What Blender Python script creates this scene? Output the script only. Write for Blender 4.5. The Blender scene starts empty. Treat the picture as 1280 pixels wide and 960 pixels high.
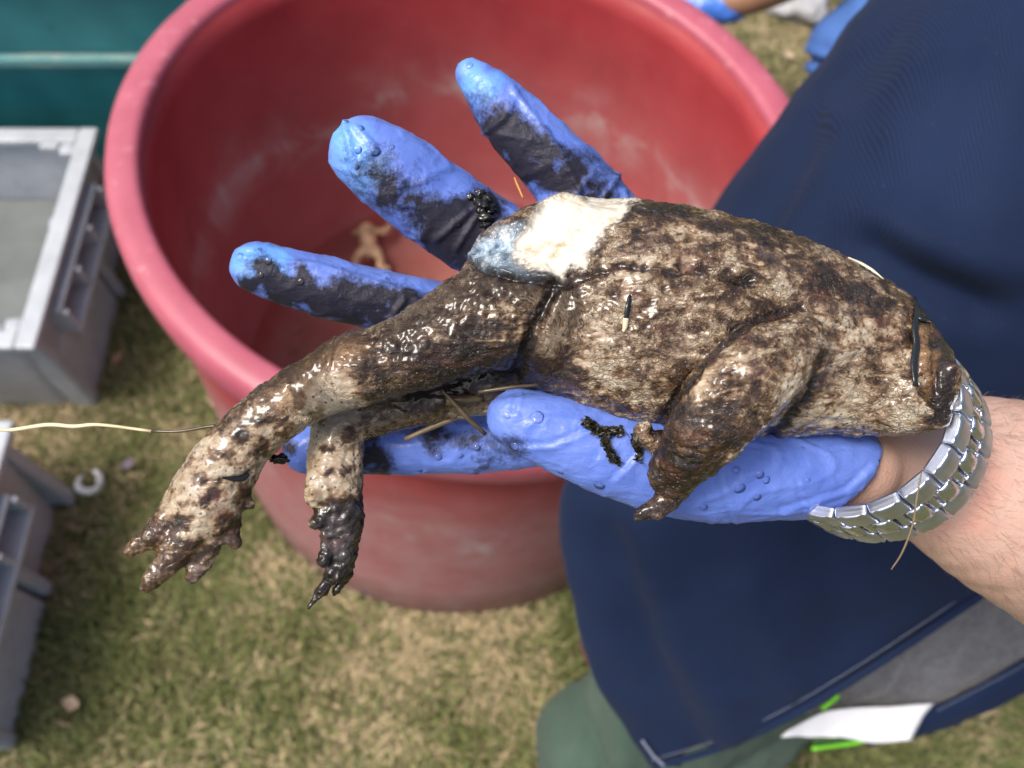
import bpy, bmesh, math, random
import numpy as np
from mathutils import Vector, Matrix
from mathutils.bvhtree import BVHTree
R_ = math.radians
random.seed(7); rng = np.random.default_rng(7)
sc = bpy.context.scene
COL = sc.collection

# ------------------------------------------------------------------ camera, sky, sun, exposure
CAM_H, PITCH, FPX = 1.2, 1.10, 1072.0
FW = np.array([0, math.cos(PITCH), -math.sin(PITCH)])
UP = np.array([0, math.sin(PITCH), math.cos(PITCH)])
RT = np.array([1.0, 0, 0])
CO = np.array([0, 0, CAM_H])
cd = bpy.data.cameras.new('camera'); cam = bpy.data.objects.new('camera', cd); COL.objects.link(cam)
cam.location = (0, 0, CAM_H); cam.rotation_euler = (math.pi/2 - PITCH, 0, 0)
cd.sensor_width = 36; cd.lens = 36*FPX/1280; cd.clip_start = .01; cd.clip_end = 500
cd.dof.use_dof = True; cd.dof.focus_distance = .245; cd.dof.aperture_fstop = 11.5
sc.camera = cam
w = bpy.data.worlds.new('World'); sc.world = w; w.use_nodes = True
nt = w.node_tree; bg = nt.nodes['Background']
sky = nt.nodes.new('ShaderNodeTexSky'); sky.sky_type = 'NISHITA'; sky.sun_disc = False
sun_dir = Vector((.44, .10, -.89)).normalized()
sky.sun_elevation = math.asin(-sun_dir.z); sky.sun_rotation = math.atan2(-sun_dir.x, -sun_dir.y)
sky.dust_density = 6.0; sky.air_density = 1.0; sky.ozone_density = 1.0
nt.links.new(sky.outputs[0], bg.inputs[0]); bg.inputs[1].default_value = .15
sl = bpy.data.lights.new('sun', 'SUN'); so = bpy.data.objects.new('sun', sl); COL.objects.link(so)
sl.energy = 2.1; sl.angle = R_(18); sl.color = (1, .965, .92)
so.rotation_euler = sun_dir.to_track_quat('-Z', 'Y').to_euler(); so.location = (-3, -3, 6)
sc.view_settings.view_transform = 'Standard'; sc.view_settings.look = 'None'
sc.view_settings.gamma = 1; sc.view_settings.exposure = 0.42
sc.cycles.max_bounces = 8; sc.cycles.transparent_max_bounces = 12

# ------------------------------------------------------------------ helpers
def cs(px, py, d):            # pixel + distance along the view axis (m) -> camera space metres (x right, y down, z away)
    return np.array([(px-640)/FPX*d, (py-480)/FPX*d, d])
def c2w(p):
    p = np.asarray(p, float)
    return CO + p[..., 0:1]*RT - p[..., 1:2]*UP + p[..., 2:3]*FW
def at(px, py, d): return c2w(cs(px, py, d))
def to_px(Pw):
    q = Pw - CO; z = q@FW
    return np.stack([640+FPX*(q@RT)/z, 480-FPX*(q@UP)/z], -1)

def tag(o, label=None, cat=None, group=None, kind=None):
    if label: o['label'] = label
    if cat: o['category'] = cat
    if group: o['group'] = group
    if kind: o['kind'] = kind
    return o
def empty(name, loc, label, cat, group=None):
    o = bpy.data.objects.new(name, None); COL.objects.link(o); o.location = loc
    o.empty_display_size = .05
    return tag(o, label, cat, group)
def link(name, me, mat=None, parent=None):
    o = bpy.data.objects.new(name, me); COL.objects.link(o)
    if mat is not None and not me.materials: me.materials.append(mat)
    if parent is not None:
        o.parent = parent
        o.matrix_parent_inverse = Matrix.Translation(-Vector(parent.location)) if parent.type == 'EMPTY' and not parent.parent else Matrix.Identity(4)
    return o
def np_mesh(name, V, F, smooth=True):
    F = np.asarray(F, np.int32); n = F.shape[1]
    me = bpy.data.meshes.new(name)
    me.vertices.add(len(V)); me.vertices.foreach_set('co', np.asarray(V, np.float32).ravel())
    me.loops.add(F.size); me.loops.foreach_set('vertex_index', F.ravel())
    me.polygons.add(len(F)); me.polygons.foreach_set('loop_start', np.arange(0, F.size, n, dtype=np.int32))
    me.polygons.foreach_set('loop_total', np.full(len(F), n, np.int32))
    me.update(calc_edges=True); me.validate()
    me.polygons.foreach_set('use_smooth', np.full(len(me.polygons), smooth, bool))
    return me
def fattr(me, name, vals):
    a = me.attributes.new(name, 'FLOAT', 'POINT'); a.data.foreach_set('value', np.asarray(vals, np.float32))
def cattr(me, name, rgb):
    a = me.attributes.new(name, 'FLOAT_COLOR', 'POINT')
    a.data.foreach_set('color', np.concatenate([rgb, np.ones((len(rgb), 1))], 1).astype(np.float32).ravel())
def bm_mesh(name, bm, smooth=False):
    me = bpy.data.meshes.new(name); bm.to_mesh(me); bm.free()
    if smooth: me.polygons.foreach_set('use_smooth', np.ones(len(me.polygons), bool))
    return me

# noise -------------------------------------------------------------
_pr = np.random.default_rng(3)
PERM = _pr.permutation(4096).astype(np.int64)
GRAD = _pr.normal(size=(4096, 3)); GRAD /= np.linalg.norm(GRAD, axis=1)[:, None]
JIT = _pr.random((4096, 4))
def _h(i, j, k): return PERM[(PERM[(PERM[i & 4095]+j) & 4095]+k) & 4095]
def noise3(p):
    i = np.floor(p).astype(np.int64); f = p-i; u = f*f*f*(f*(f*6-15)+10); out = np.zeros(len(p))
    for a in (0, 1):
        for b in (0, 1):
            for c in (0, 1):
                g = GRAD[_h(i[:, 0]+a, i[:, 1]+b, i[:, 2]+c)]
                d = (g*(f-np.array([a, b, c]))).sum(1)
                out += d*(u[:, 0] if a else 1-u[:, 0])*(u[:, 1] if b else 1-u[:, 1])*(u[:, 2] if c else 1-u[:, 2])
    return out*1.6
def fbm(p, o=4, g=.5):
    s = 0; a = 1
    for k in range(o): s = s+a*noise3(p*2**k+17.3*k); a *= g
    return s
def worley(p):
    i = np.floor(p).astype(np.int64); best = np.full(len(p), 9.); rid = np.zeros(len(p))
    for a in (-1, 0, 1):
        for b in (-1, 0, 1):
            for c in (-1, 0, 1):
                h = _h(i[:, 0]+a, i[:, 1]+b, i[:, 2]+c); j = JIT[h]
                d = np.sqrt(((i+np.array([a, b, c])+.15+.7*j[:, :3]-p)**2).sum(1))
                m = d < best; best = np.where(m, d, best); rid = np.where(m, j[:, 3], rid)
    return best, rid
def sstep(a, b, x):
    t = np.clip((x-a)/(b-a), 0, 1); return t*t*(3-2*t)
def pdist(q, line):            # 2D distance to a polyline
    line = np.asarray(line, float); best = np.full(len(q), 1e9)
    if len(line) == 1: return np.linalg.norm(q-line[0], axis=1)
    for a, b in zip(line[:-1], line[1:]):
        ab = b-a; t = np.clip(((q-a)@ab)/(ab@ab+1e-9), 0, 1)
        best = np.minimum(best, np.linalg.norm(q-a-t[:, None]*ab, axis=1))
    return best
def stroke(q, line, r, soft): return 1-sstep(r-soft, r+soft, pdist(q, line))
def inpoly(q, poly):
    poly = np.asarray(poly, float); c = np.zeros(len(q), bool)
    for (x1, y1), (x2, y2) in zip(poly, np.roll(poly, -1, 0)):
        m = ((y1 > q[:, 1]) != (y2 > q[:, 1])) & (q[:, 0] < (x2-x1)*(q[:, 1]-y1)/(y2-y1+1e-12)+x1); c ^= m
    return c
def polymask(q, poly, soft):
    d = pdist(q, list(poly)+[poly[0]]); s = np.where(inpoly(q, poly), d, -d); return sstep(-soft, soft, s)
def catmull(P, n):
    P = np.asarray(P, float); Q = np.vstack([2*P[0]-P[1], P, 2*P[-1]-P[-2]]); out = []
    for i in range(len(P)-1):
        p0, p1, p2, p3 = Q[i:i+4]
        for t in np.linspace(0, 1, n, endpoint=False):
            out.append(.5*(2*p1+(p2-p0)*t+(2*p0-5*p1+4*p2-p3)*t*t+(3*p1-p0-3*p2+p3)*t**3))
    out.append(P[-1]); return np.array(out)

# signed distance fields, in camera-space millimetres --------------------
class Field:
    def __init__(s, lo, hi, v):
        s.v = v; s.lo = np.array(lo, float); s.n = np.ceil((np.array(hi)-s.lo)/v).astype(int)+1
        s.F = np.full(s.n, 30., np.float32)
    def win(s, lo, hi):
        a = np.clip(np.floor((lo-s.lo)/s.v).astype(int), 0, s.n-1); b = np.clip(np.ceil((hi-s.lo)/s.v).astype(int)+1, 1, s.n)
        if (b <= a).any(): return None
        sl = tuple(slice(x, y) for x, y in zip(a, b))
        g = [s.lo[k]+s.v*np.arange(a[k], b[k], dtype=np.float32) for k in range(3)]
        return sl, g
    def chain(s, pts, k=4, flat=1.0, sub=5, mm=False, cut=False):
        # pts: (px,py,depth m,radius px) ; with mm the radius is in mm
        P = []
        for (x, y, d, r) in pts:
            c = cs(x, y, d)*1000; P.append([*c, r if mm else r/FPX*d*1000])
        P = catmull(P, sub) if len(P) > 2 and sub > 1 else np.array(P)
        m = 12+k
        D = None
        r = P[:, 3].max()
        w_ = s.win(P[:, :3].min(0)-r-m, P[:, :3].max(0)+r+m)
        if w_ is None: return
        sl, g = w_
        D = np.full([len(q) for q in g], 40., np.float32)
        for A, B in zip(P[:-1], P[1:]):
            rr = max(A[3], B[3])
            lo = np.minimum(A[:3], B[:3])-rr-m; hi = np.maximum(A[:3], B[:3])+rr+m
            ix = [slice(*np.searchsorted(g[q], [lo[q], hi[q]])) for q in range(3)]
            X, Y, Z = np.ix_(*[g[q][ix[q]] for q in range(3)])
            ab = B[:3]-A[:3]
            x, y, z = X-A[0], Y-A[1], (Z-A[2])
            L = ab@ab+1e-9
            t = np.clip((x*ab[0]+y*ab[1]+z*ab[2])/L, 0, 1)
            d = np.sqrt((x-t*ab[0])**2+(y-t*ab[1])**2+((z-t*ab[2])/flat)**2)-(A[3]+t*(B[3]-A[3]))
            V = D[tuple(ix)]; np.minimum(V, d, out=V)
        s.merge(sl, D, k, cut)
    def merge(s, sl, D, k, cut=False):
        a = s.F[sl]
        if cut:
            D = -D; h = np.maximum(k-np.abs(a-D), 0)/k; s.F[sl] = np.maximum(a, D)+h*h*k/4
        else:
            h = np.maximum(k-np.abs(a-D), 0)/k; s.F[sl] = np.minimum(a, D)-h*h*k/4
    def plane(s, p, n):            # keep the side where (x-p).n < 0
        g = [s.lo[k]+s.v*np.arange(s.n[k]) for k in range(3)]
        X, Y, Z = np.ix_(*g); D = (X-p[0])*n[0]+(Y-p[1])*n[1]+(Z-p[2])*n[2]
        s.F = np.maximum(s.F, D.astype(np.float32))
    def mesh(s, iso=0.):
        F = s.F-iso; F = np.pad(F, 1, constant_values=5.); S = F < 0
        n = np.array(F.shape)-1
        corners = [(a, b, c) for a in (0, 1) for b in (0, 1) for c in (0, 1)]
        cnt = sum(S[a:a+n[0], b:b+n[1], c:c+n[2]].astype(np.int8) for a, b, c in corners)
        act = np.argwhere((cnt > 0) & (cnt < 8))
        val = np.stack([F[act[:, 0]+a, act[:, 1]+b, act[:, 2]+c] for a, b, c in corners], 1)
        pos = np.zeros((len(act), 3)); num = np.zeros(len(act)); C = np.array(corners, float)
        for i in range(8):
            for j in range(i+1, 8):
                if np.abs(C[i]-C[j]).sum() != 1: continue
                m = (val[:, i] < 0) != (val[:, j] < 0)
                t = np.where(m, val[:, i]/(val[:, i]-val[:, j]+1e-12), 0)[:, None]
                pos += np.where(m[:, None], C[i]+t*(C[j]-C[i]), 0); num += m
        V = (act+pos/num[:, None]-1)*s.v+s.lo
        idx = np.full(n, -1, np.int64); idx[tuple(act.T)] = np.arange(len(act))
        Q = []
        for ax in range(3):
            o = [q for q in range(3) if q != ax]
            a = [slice(1, -1)]*3; a[ax] = slice(0, -1); b = [slice(1, -1)]*3; b[ax] = slice(1, None)
            s0, s1 = S[tuple(a)], S[tuple(b)]
            for flip in (0, 1):
                e = np.argwhere((s0 & ~s1) if not flip else (~s0 & s1))
                e[:, o[0]] += 1; e[:, o[1]] += 1
                q = []
                for du, dv in ((0, 0), (1, 0), (1, 1), (0, 1)):
                    c = e.copy(); c[:, o[0]] -= du; c[:, o[1]] -= dv; q.append(idx[tuple(c.T)])
                q = np.stack(q, 1)
                if (flip == 0) != (ax == 1): q = q[:, ::-1]
                Q.append(q)
        Q = np.concatenate(Q); Q = Q[(Q >= 0).all(1)]
        return V, Q
def vnormals(V, Q):
    n = np.cross(V[Q[:, 2]]-V[Q[:, 0]], V[Q[:, 3]]-V[Q[:, 1]]); N = np.zeros_like(V)
    for k in range(4):
        for c in range(3): N[:, c] += np.bincount(Q[:, k], n[:, c], len(V))
    return N/(np.linalg.norm(N, axis=1)[:, None]+1e-12)
def laplace(V, Q, it=2, f=.5):
    for _ in range(it):
        A = np.zeros_like(V); cnt = np.zeros(len(V))
        for a, b in ((0, 1), (1, 2), (2, 3), (3, 0)):
            for c in range(3):
                A[:, c] += np.bincount(Q[:, a], V[Q[:, b], c], len(V))+np.bincount(Q[:, b], V[Q[:, a], c], len(V))
            cnt += np.bincount(Q[:, a], minlength=len(V))+np.bincount(Q[:, b], minlength=len(V))
        V = V+f*(A/np.maximum(cnt, 1)[:, None]-V)
    return V
def mm2w(V): return c2w(V/1000)
def orient(Vw, Q):             # make sure faces look outwards
    N = vnormals(Vw, Q); c = Vw.mean(0)
    vol = (np.cross(Vw[Q[:, 0]]-c, Vw[Q[:, 1]]-c)*(Vw[Q[:, 2]]-c)).sum()
    return Q if vol > 0 else Q[:, ::-1]

# materials --------------------------------------------------------
class M:
    def __init__(s, name):
        s.m = bpy.data.materials.new(name); s.m.use_nodes = True; s.t = s.m.node_tree
        s.b = s.t.nodes['Principled BSDF']
        s.co = s.t.nodes.new('ShaderNodeTexCoord').outputs['Object']
    def n(s, typ, **kw):
        x = s.t.nodes.new('ShaderNode'+typ)
        for k, v in kw.items():
            if isinstance(k, str) and hasattr(x, k): setattr(x, k, v)
        return x
    def put(s, sock, v):
        if hasattr(v, 'is_linked') or isinstance(v, bpy.types.NodeSocket): s.t.links.new(v, sock)
        else:
            if sock.type == 'RGBA' and not hasattr(v, '__len__'): v = (v, v, v, 1)
            elif sock.type == 'RGBA' and len(v) == 3: v = (*v, 1)
            sock.default_value = v
    def noise(s, scale, detail=4, rough=.55, dist=0., vec=None, out=0):
        x = s.n('TexNoise'); s.put(x.inputs['Vector'], vec if vec is not None else s.co)
        x.inputs['Scale'].default_value = scale; x.inputs['Detail'].default_value = detail
        x.inputs['Roughness'].default_value = rough; x.inputs['Distortion'].default_value = dist
        return x.outputs[out]
    def voro(s, scale, feature='F1', vec=None, out='Distance', rnd=1.):
        x = s.n('TexVoronoi', feature=feature); s.put(x.inputs['Vector'], vec if vec is not None else s.co)
        x.inputs['Scale'].default_value = scale; x.inputs['Randomness'].default_value = rnd
        return x.outputs[out]
    def scaled(s, v):
        x = s.n('Mapping'); s.put(x.inputs[0], s.co); x.inputs['Scale'].default_value = v; return x.outputs[0]
    def ramp(s, f, stops, interp='LINEAR'):
        x = s.n('ValToRGB'); s.put(x.inputs[0], f); x.color_ramp.interpolation = interp
        e = x.color_ramp.elements
        while len(e) < len(stops): e.new(.5)
        for q, (p, c) in zip(e, stops):
            q.position = p; q.color = (c, c, c, 1) if not hasattr(c, '__len__') else (*c, 1)
        return x.outputs[0]
    def math(s, op, a, b=0., clamp=False):
        x = s.n('Math', operation=op); x.use_clamp = clamp; s.put(x.inputs[0], a); s.put(x.inputs[1], b); return x.outputs[0]
    def mix(s, f, a, b, mode='MIX'):
        x = s.n('Mix', data_type='RGBA', blend_type=mode); s.put(x.inputs[0], f); s.put(x.inputs[6], a); s.put(x.inputs[7], b); return x.outputs[2]
    def attr(s, name, out='Fac'):
        x = s.n('Attribute'); x.attribute_name = name; return x.outputs[out]
    def bump(s, h, strength=.5, dist=.001, nrm=None):
        x = s.n('Bump'); x.inputs['Strength'].default_value = strength; x.inputs['Distance'].default_value = dist
        s.put(x.inputs['Height'], h)
        if nrm is not None: s.put(x.inputs['Normal'], nrm)
        return x.outputs[0]
    def set(s, **kw):
        for k, v in kw.items(): s.put(s.b.inputs[k.replace('_', ' ')], v)
        return s
def simple(name, col, rough=.5, var=.25, scale=30, bump=0., bs=200, bd=.001, metal=0., spec=.5):
    m = M(name); f = m.noise(scale, 5)
    c2 = tuple(max(0, x*(1-var)) for x in col); c1 = tuple(min(1, x*(1+var*.6)) for x in col)
    m.set(Base_Color=m.ramp(f, [(.3, c2), (.7, c1)]), Roughness=rough, Metallic=metal, Specular_IOR_Level=spec)
    if bump: m.set(Normal=m.bump(m.noise(bs, 3), bump, bd))
    return m.m

# ------------------------------------------------------------------ ground
def ground():
    m = M('soil_and_thatch')
    f = m.noise(7, 6, .65); g = m.noise(38, 5, .7, .6)
    c = m.ramp(g, [(.3, (.045, .035, .018)), (.5, (.12, .10, .045)), (.68, (.27, .20, .10)), (.85, (.36, .27, .16))])
    gr = m.ramp(m.noise(55, 4), [(.35, (.035, .045, .012)), (.7, (.11, .13, .04))])
    m.set(Base_Color=m.mix(m.ramp(f, [(.42, 0.), (.6, 1.)]), gr, c), Roughness=.95, Normal=m.bump(m.noise(90, 5), .8, .01))
    bm = bmesh.new(); S = 60
    bmesh.ops.create_grid(bm, x_segments=2, y_segments=2, size=S)
    tag(link('ground', bm_mesh('ground', bm), m.m), kind='structure')
    # short dry lawn
    N = 300000
    y = -.25+2.3*rng.random(N)**1.15; x = -1.0+2.3*rng.random(N)
    p2 = np.stack([x*3.2, y*3.2, np.zeros(N)], 1); dry = fbm(p2, 4, .6)+.55*noise3(np.stack([x*19, y*19, x*0+3], 1))+.35*rng.normal(size=N)
    strw = sstep(-.60, .75, dry-.12)
    isd = rng.random(N) < strw
    ht = np.where(isd, .010+.012*rng.random(N), .012+.018*rng.random(N))*(.8+.35*noise3(np.stack([x*9, y*9, x*0], 1)))
    lean = np.where(isd, .012+.024*rng.random(N), .006+.018*rng.random(N))
    a = rng.random(N)*6.283; wd = .0006+.0007*rng.random(N); wd = np.where(isd, wd*1.15, wd)
    dx, dy = np.cos(a), np.sin(a)
    b0 = np.stack([x-dy*wd, y+dx*wd, x*0+.001], 1); b1 = np.stack([x+dy*wd, y-dx*wd, x*0+.001], 1)
    mx = np.stack([x+dx*lean*.45, y+dy*lean*.45, ht*.75], 1)
    m0 = mx+np.stack([-dy*wd*.8, dx*wd*.8, x*0], 1); m1 = mx-np.stack([-dy*wd*.8, dx*wd*.8, x*0], 1)
    tp = np.stack([x+dx*lean, y+dy*lean, ht*np.where(isd, .55, 1.)], 1)
    V = np.stack([b0, b1, m1, m0, tp], 1).reshape(-1, 3)
    k = np.arange(N)*5
    F = np.concatenate([np.stack([k, k+1, k+2], 1), np.stack([k, k+2, k+3], 1), np.stack([k+3, k+2, k+4], 1)])
    me = np_mesh('grass', V, F)
    t = rng.random((N, 1)); v = .85+.6*rng.random((N, 1))
    gc = (np.array([[.075, .10, .028]])*(1-t)+np.array([[.19, .20, .065]])*t)*v
    dc = (np.array([[.20, .155, .075]])*(1-t)+np.array([[.44, .345, .20]])*t)*v
    cattr(me, 'blade', np.repeat(np.where(isd[:, None], dc, gc), 5, 0))
    g = M('grass_blades'); g.set(Base_Color=g.attr('blade', 'Color'), Roughness=.7)
    tag(link('grass', me, g.m), 'short lawn grass with dry straw patches', kind='stuff')
ground()

# ------------------------------------------------------------------ boxes and tubes
def add_box(bm, lo, hi, bev=0., seg=2):
    r = bmesh.ops.create_cube(bm, size=1); vs = r['verts']
    lo, hi = np.array(lo, float), np.array(hi, float)
    for v in vs: v.co = Vector(lo+(np.array(v.co)+.5)*(hi-lo))
    if bev:
        es = list({e for v in vs for e in v.link_edges})
        bmesh.ops.bevel(bm, geom=es, offset=bev, segments=seg, profile=.6, affect='EDGES')
def box_obj(name, lo, hi, mat, parent, bev=.003, seg=2):
    bm = bmesh.new(); add_box(bm, lo, hi, bev, seg)
    return link(name, bm_mesh(name, bm, False), mat, parent)
def tube_mesh(name, pts, rad, seg=8, sub=6, flat=None):
    P = catmull(pts, sub) if len(pts) > 2 else np.array(pts, float)
    rad = np.interp(np.linspace(0, 1, len(P)), np.linspace(0, 1, len(np.atleast_1d(rad))), np.atleast_1d(rad))
    T = np.gradient(P, axis=0); T /= np.linalg.norm(T, axis=1)[:, None]+1e-12
    ref = np.array([.31, .22, .92]); V = []
    for p, t, r in zip(P, T, rad):
        u = np.cross(t, ref); u /= np.linalg.norm(u); v = np.cross(t, u)
        for q in range(seg):
            a = 2*math.pi*q/seg; V.append(p+r*(math.cos(a)*u+(flat or 1)*math.sin(a)*v))
    F = [(i*seg+q, i*seg+(q+1) % seg, (i+1)*seg+(q+1) % seg, (i+1)*seg+q) for i in range(len(P)-1) for q in range(seg)]
    me = bpy.data.meshes.new(name); n = len(V); V += [P[0], P[-1]]
    F += [(n, (q+1) % seg, q) for q in range(seg)]+[(n+1, (len(P)-1)*seg+q, (len(P)-1)*seg+(q+1) % seg) for q in range(seg)]
    me.from_pydata([tuple(v) for v in V], [], F); me.polygons.foreach_set('use_smooth', np.ones(len(F), bool)); return me

# ------------------------------------------------------------------ red tub
TC = np.array([-.0575, .660]); TH, TR, TK, TPH = .483, .382, .929, .97; TOFF = np.array([-.020, -.068])
def tub_pt(r, z, a):
    k = 1-(1-TK)*z/TH
    u, v = r*np.cos(a)*k, r*np.sin(a)/k
    o = TC+TOFF*(1-z/TH)
    return np.stack([o[0]+u*math.cos(TPH)-v*math.sin(TPH), o[1]+u*math.sin(TPH)+v*math.cos(TPH), 0*a+z], -1)
def lathe(prof, n=160, wob=0.):
    a = np.linspace(0, 2*math.pi, n, endpoint=False); V = np.concatenate([tub_pt(r, z, a) for r, z in prof])
    F = []
    for i in range(len(prof)-1):
        q = np.arange(n); F.append(np.stack([i*n+q, i*n+(q+1) % n, (i+1)*n+(q+1) % n, (i+1)*n+q], 1))
    return V, np.concatenate(F)
def tub():
    root = empty('tub', (TC[0], TC[1], 0), 'large round red plastic tub standing on the grass behind the gloved hand', 'tub')
    m = M('scuffed_red_plastic')
    sep = m.n('SeparateXYZ'); m.put(sep.inputs[0], m.co); z = sep.outputs[2]
    zz = m.math('ADD', z, m.math('MULTIPLY', m.math('SUBTRACT', m.noise(6, 4), .5), .12))
    ring = m.ramp(m.math('DIVIDE', zz, .5), [(.40, 0.), (.48, .35), (.53, .9), (.57, .25), (.66, 0.)])
    low = m.ramp(m.math('DIVIDE', zz, .5), [(.0, .95), (.3, .75), (.6, .5), (.85, 0.)])
    low = m.math('MULTIPLY', low, m.attr('outer'))
    sc1 = m.ramp(m.noise(13, 7, .68, .5), [(.46, 0.), (.68, 1.)])
    strk = m.ramp(m.noise(1, 5, .7, vec=m.scaled((26, 26, 160))), [(.5, 0.), (.75, 1.)])
    dust = m.math('MULTIPLY', ring, m.math('ADD', m.math('MULTIPLY', sc1, 1.25), .10))
    dust = m.math('ADD', dust, m.math('MULTIPLY', m.math('MULTIPLY', strk, sc1), .15))
    dust = m.math('ADD', dust, m.math('MULTIPLY', low, m.math('ADD', .16, m.math('MULTIPLY', m.noise(22, 6, .7), 1.0))), True)
    base = m.ramp(m.noise(9, 5), [(.3, (.255, .026, .031)), (.7, (.34, .042, .047))])
    spots = m.ramp(m.noise(70, 3), [(.72, 0.), (.78, .55)])
    c = m.mix(dust, base, (.37, .27, .26)); c = m.mix(spots, c, (.13, .03, .03))
    m.set(Base_Color=c, Roughness=m.ramp(m.noise(20, 4), [(.3, .42), (.7, .62)]), Specular_IOR_Level=.22, Normal=m.bump(m.noise(45, 5), .25, .003))
    prof_o = [(.0, .006), (.315, .004), (.334, .0), (.341, .008), (.347, .10), (.352, .2), (.356, .3), (.362, .40), (.3655, .436)]
    prof_i = [(.3445, .4765), (.3415, .44), (.341, .3), (.331, .2), (.320, .1), (.314, .035), (.300, .020), (.27, .016), (0.0, .016)]
    V, F = lathe(prof_o+[(.360, .455), (.352, .470)]+prof_i); me = np_mesh('tub_body', V, F); fattr(me, 'outer', np.where(np.arange(len(V)) < 160*(len(prof_o)+2), 1., np.where(V[:, 2] < .06, .75, .32))); link('tub_body', me, m.m, root)
    r = M('red_plastic_rim'); f = r.noise(16, 5, .6)
    cc = r.ramp(f, [(.3, (.35, .072, .105)), (.7, (.43, .105, .145))]); cc = r.mix(r.ramp(r.noise(70, 4), [(.62, 0.), (.75, .5)]), cc, (.62, .33, .36))  # sunlit pink of the rim painted into its dusty red
    r.set(Base_Color=cc, Roughness=.42, Normal=r.bump(r.noise(60, 4), .12, .002))
    pr = [(.366, .440), (.372, .4345), (.378, .437), (.381, .444), (.3835, .458), (.3830, .473), (.3800, .480), (.3750, .4830), (.365, .4838), (.353, .4836), (.3475, .4822), (.3445, .4785), (.3440, .473)]
    V, F = lathe(pr); link('rim', np_mesh('rim', V, F), r.m, root)
    # water in the tub
    wm = M('murky_water'); t = wm.t
    tr = wm.n('BsdfTransparent'); tr.inputs[0].default_value = (.93, .84, .78, 1)
    gl = wm.n('BsdfGlossy'); gl.inputs['Roughness'].default_value = .02
    fr = wm.n('Fresnel'); fr.inputs[0].default_value = 1.33
    nb = wm.bump(wm.noise(14, 2), .06, .01); wm.put(fr.inputs['Normal'], nb); wm.put(gl.inputs['Normal'], nb)
    mx = wm.n('MixShader'); t.links.new(fr.outputs[0], mx.inputs[0]); t.links.new(tr.outputs[0], mx.inputs[1]); t.links.new(gl.outputs[0], mx.inputs[2])
    t.links.new(mx.outputs[0], t.nodes['Material Output'].inputs['Surface'])
    V, F = lathe([(0.001, .075), (.15, .075), (.3185, .075)]); o = link('water', np_mesh('water', V, F), wm.m); tag(o, kind='structure')
tub()

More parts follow.
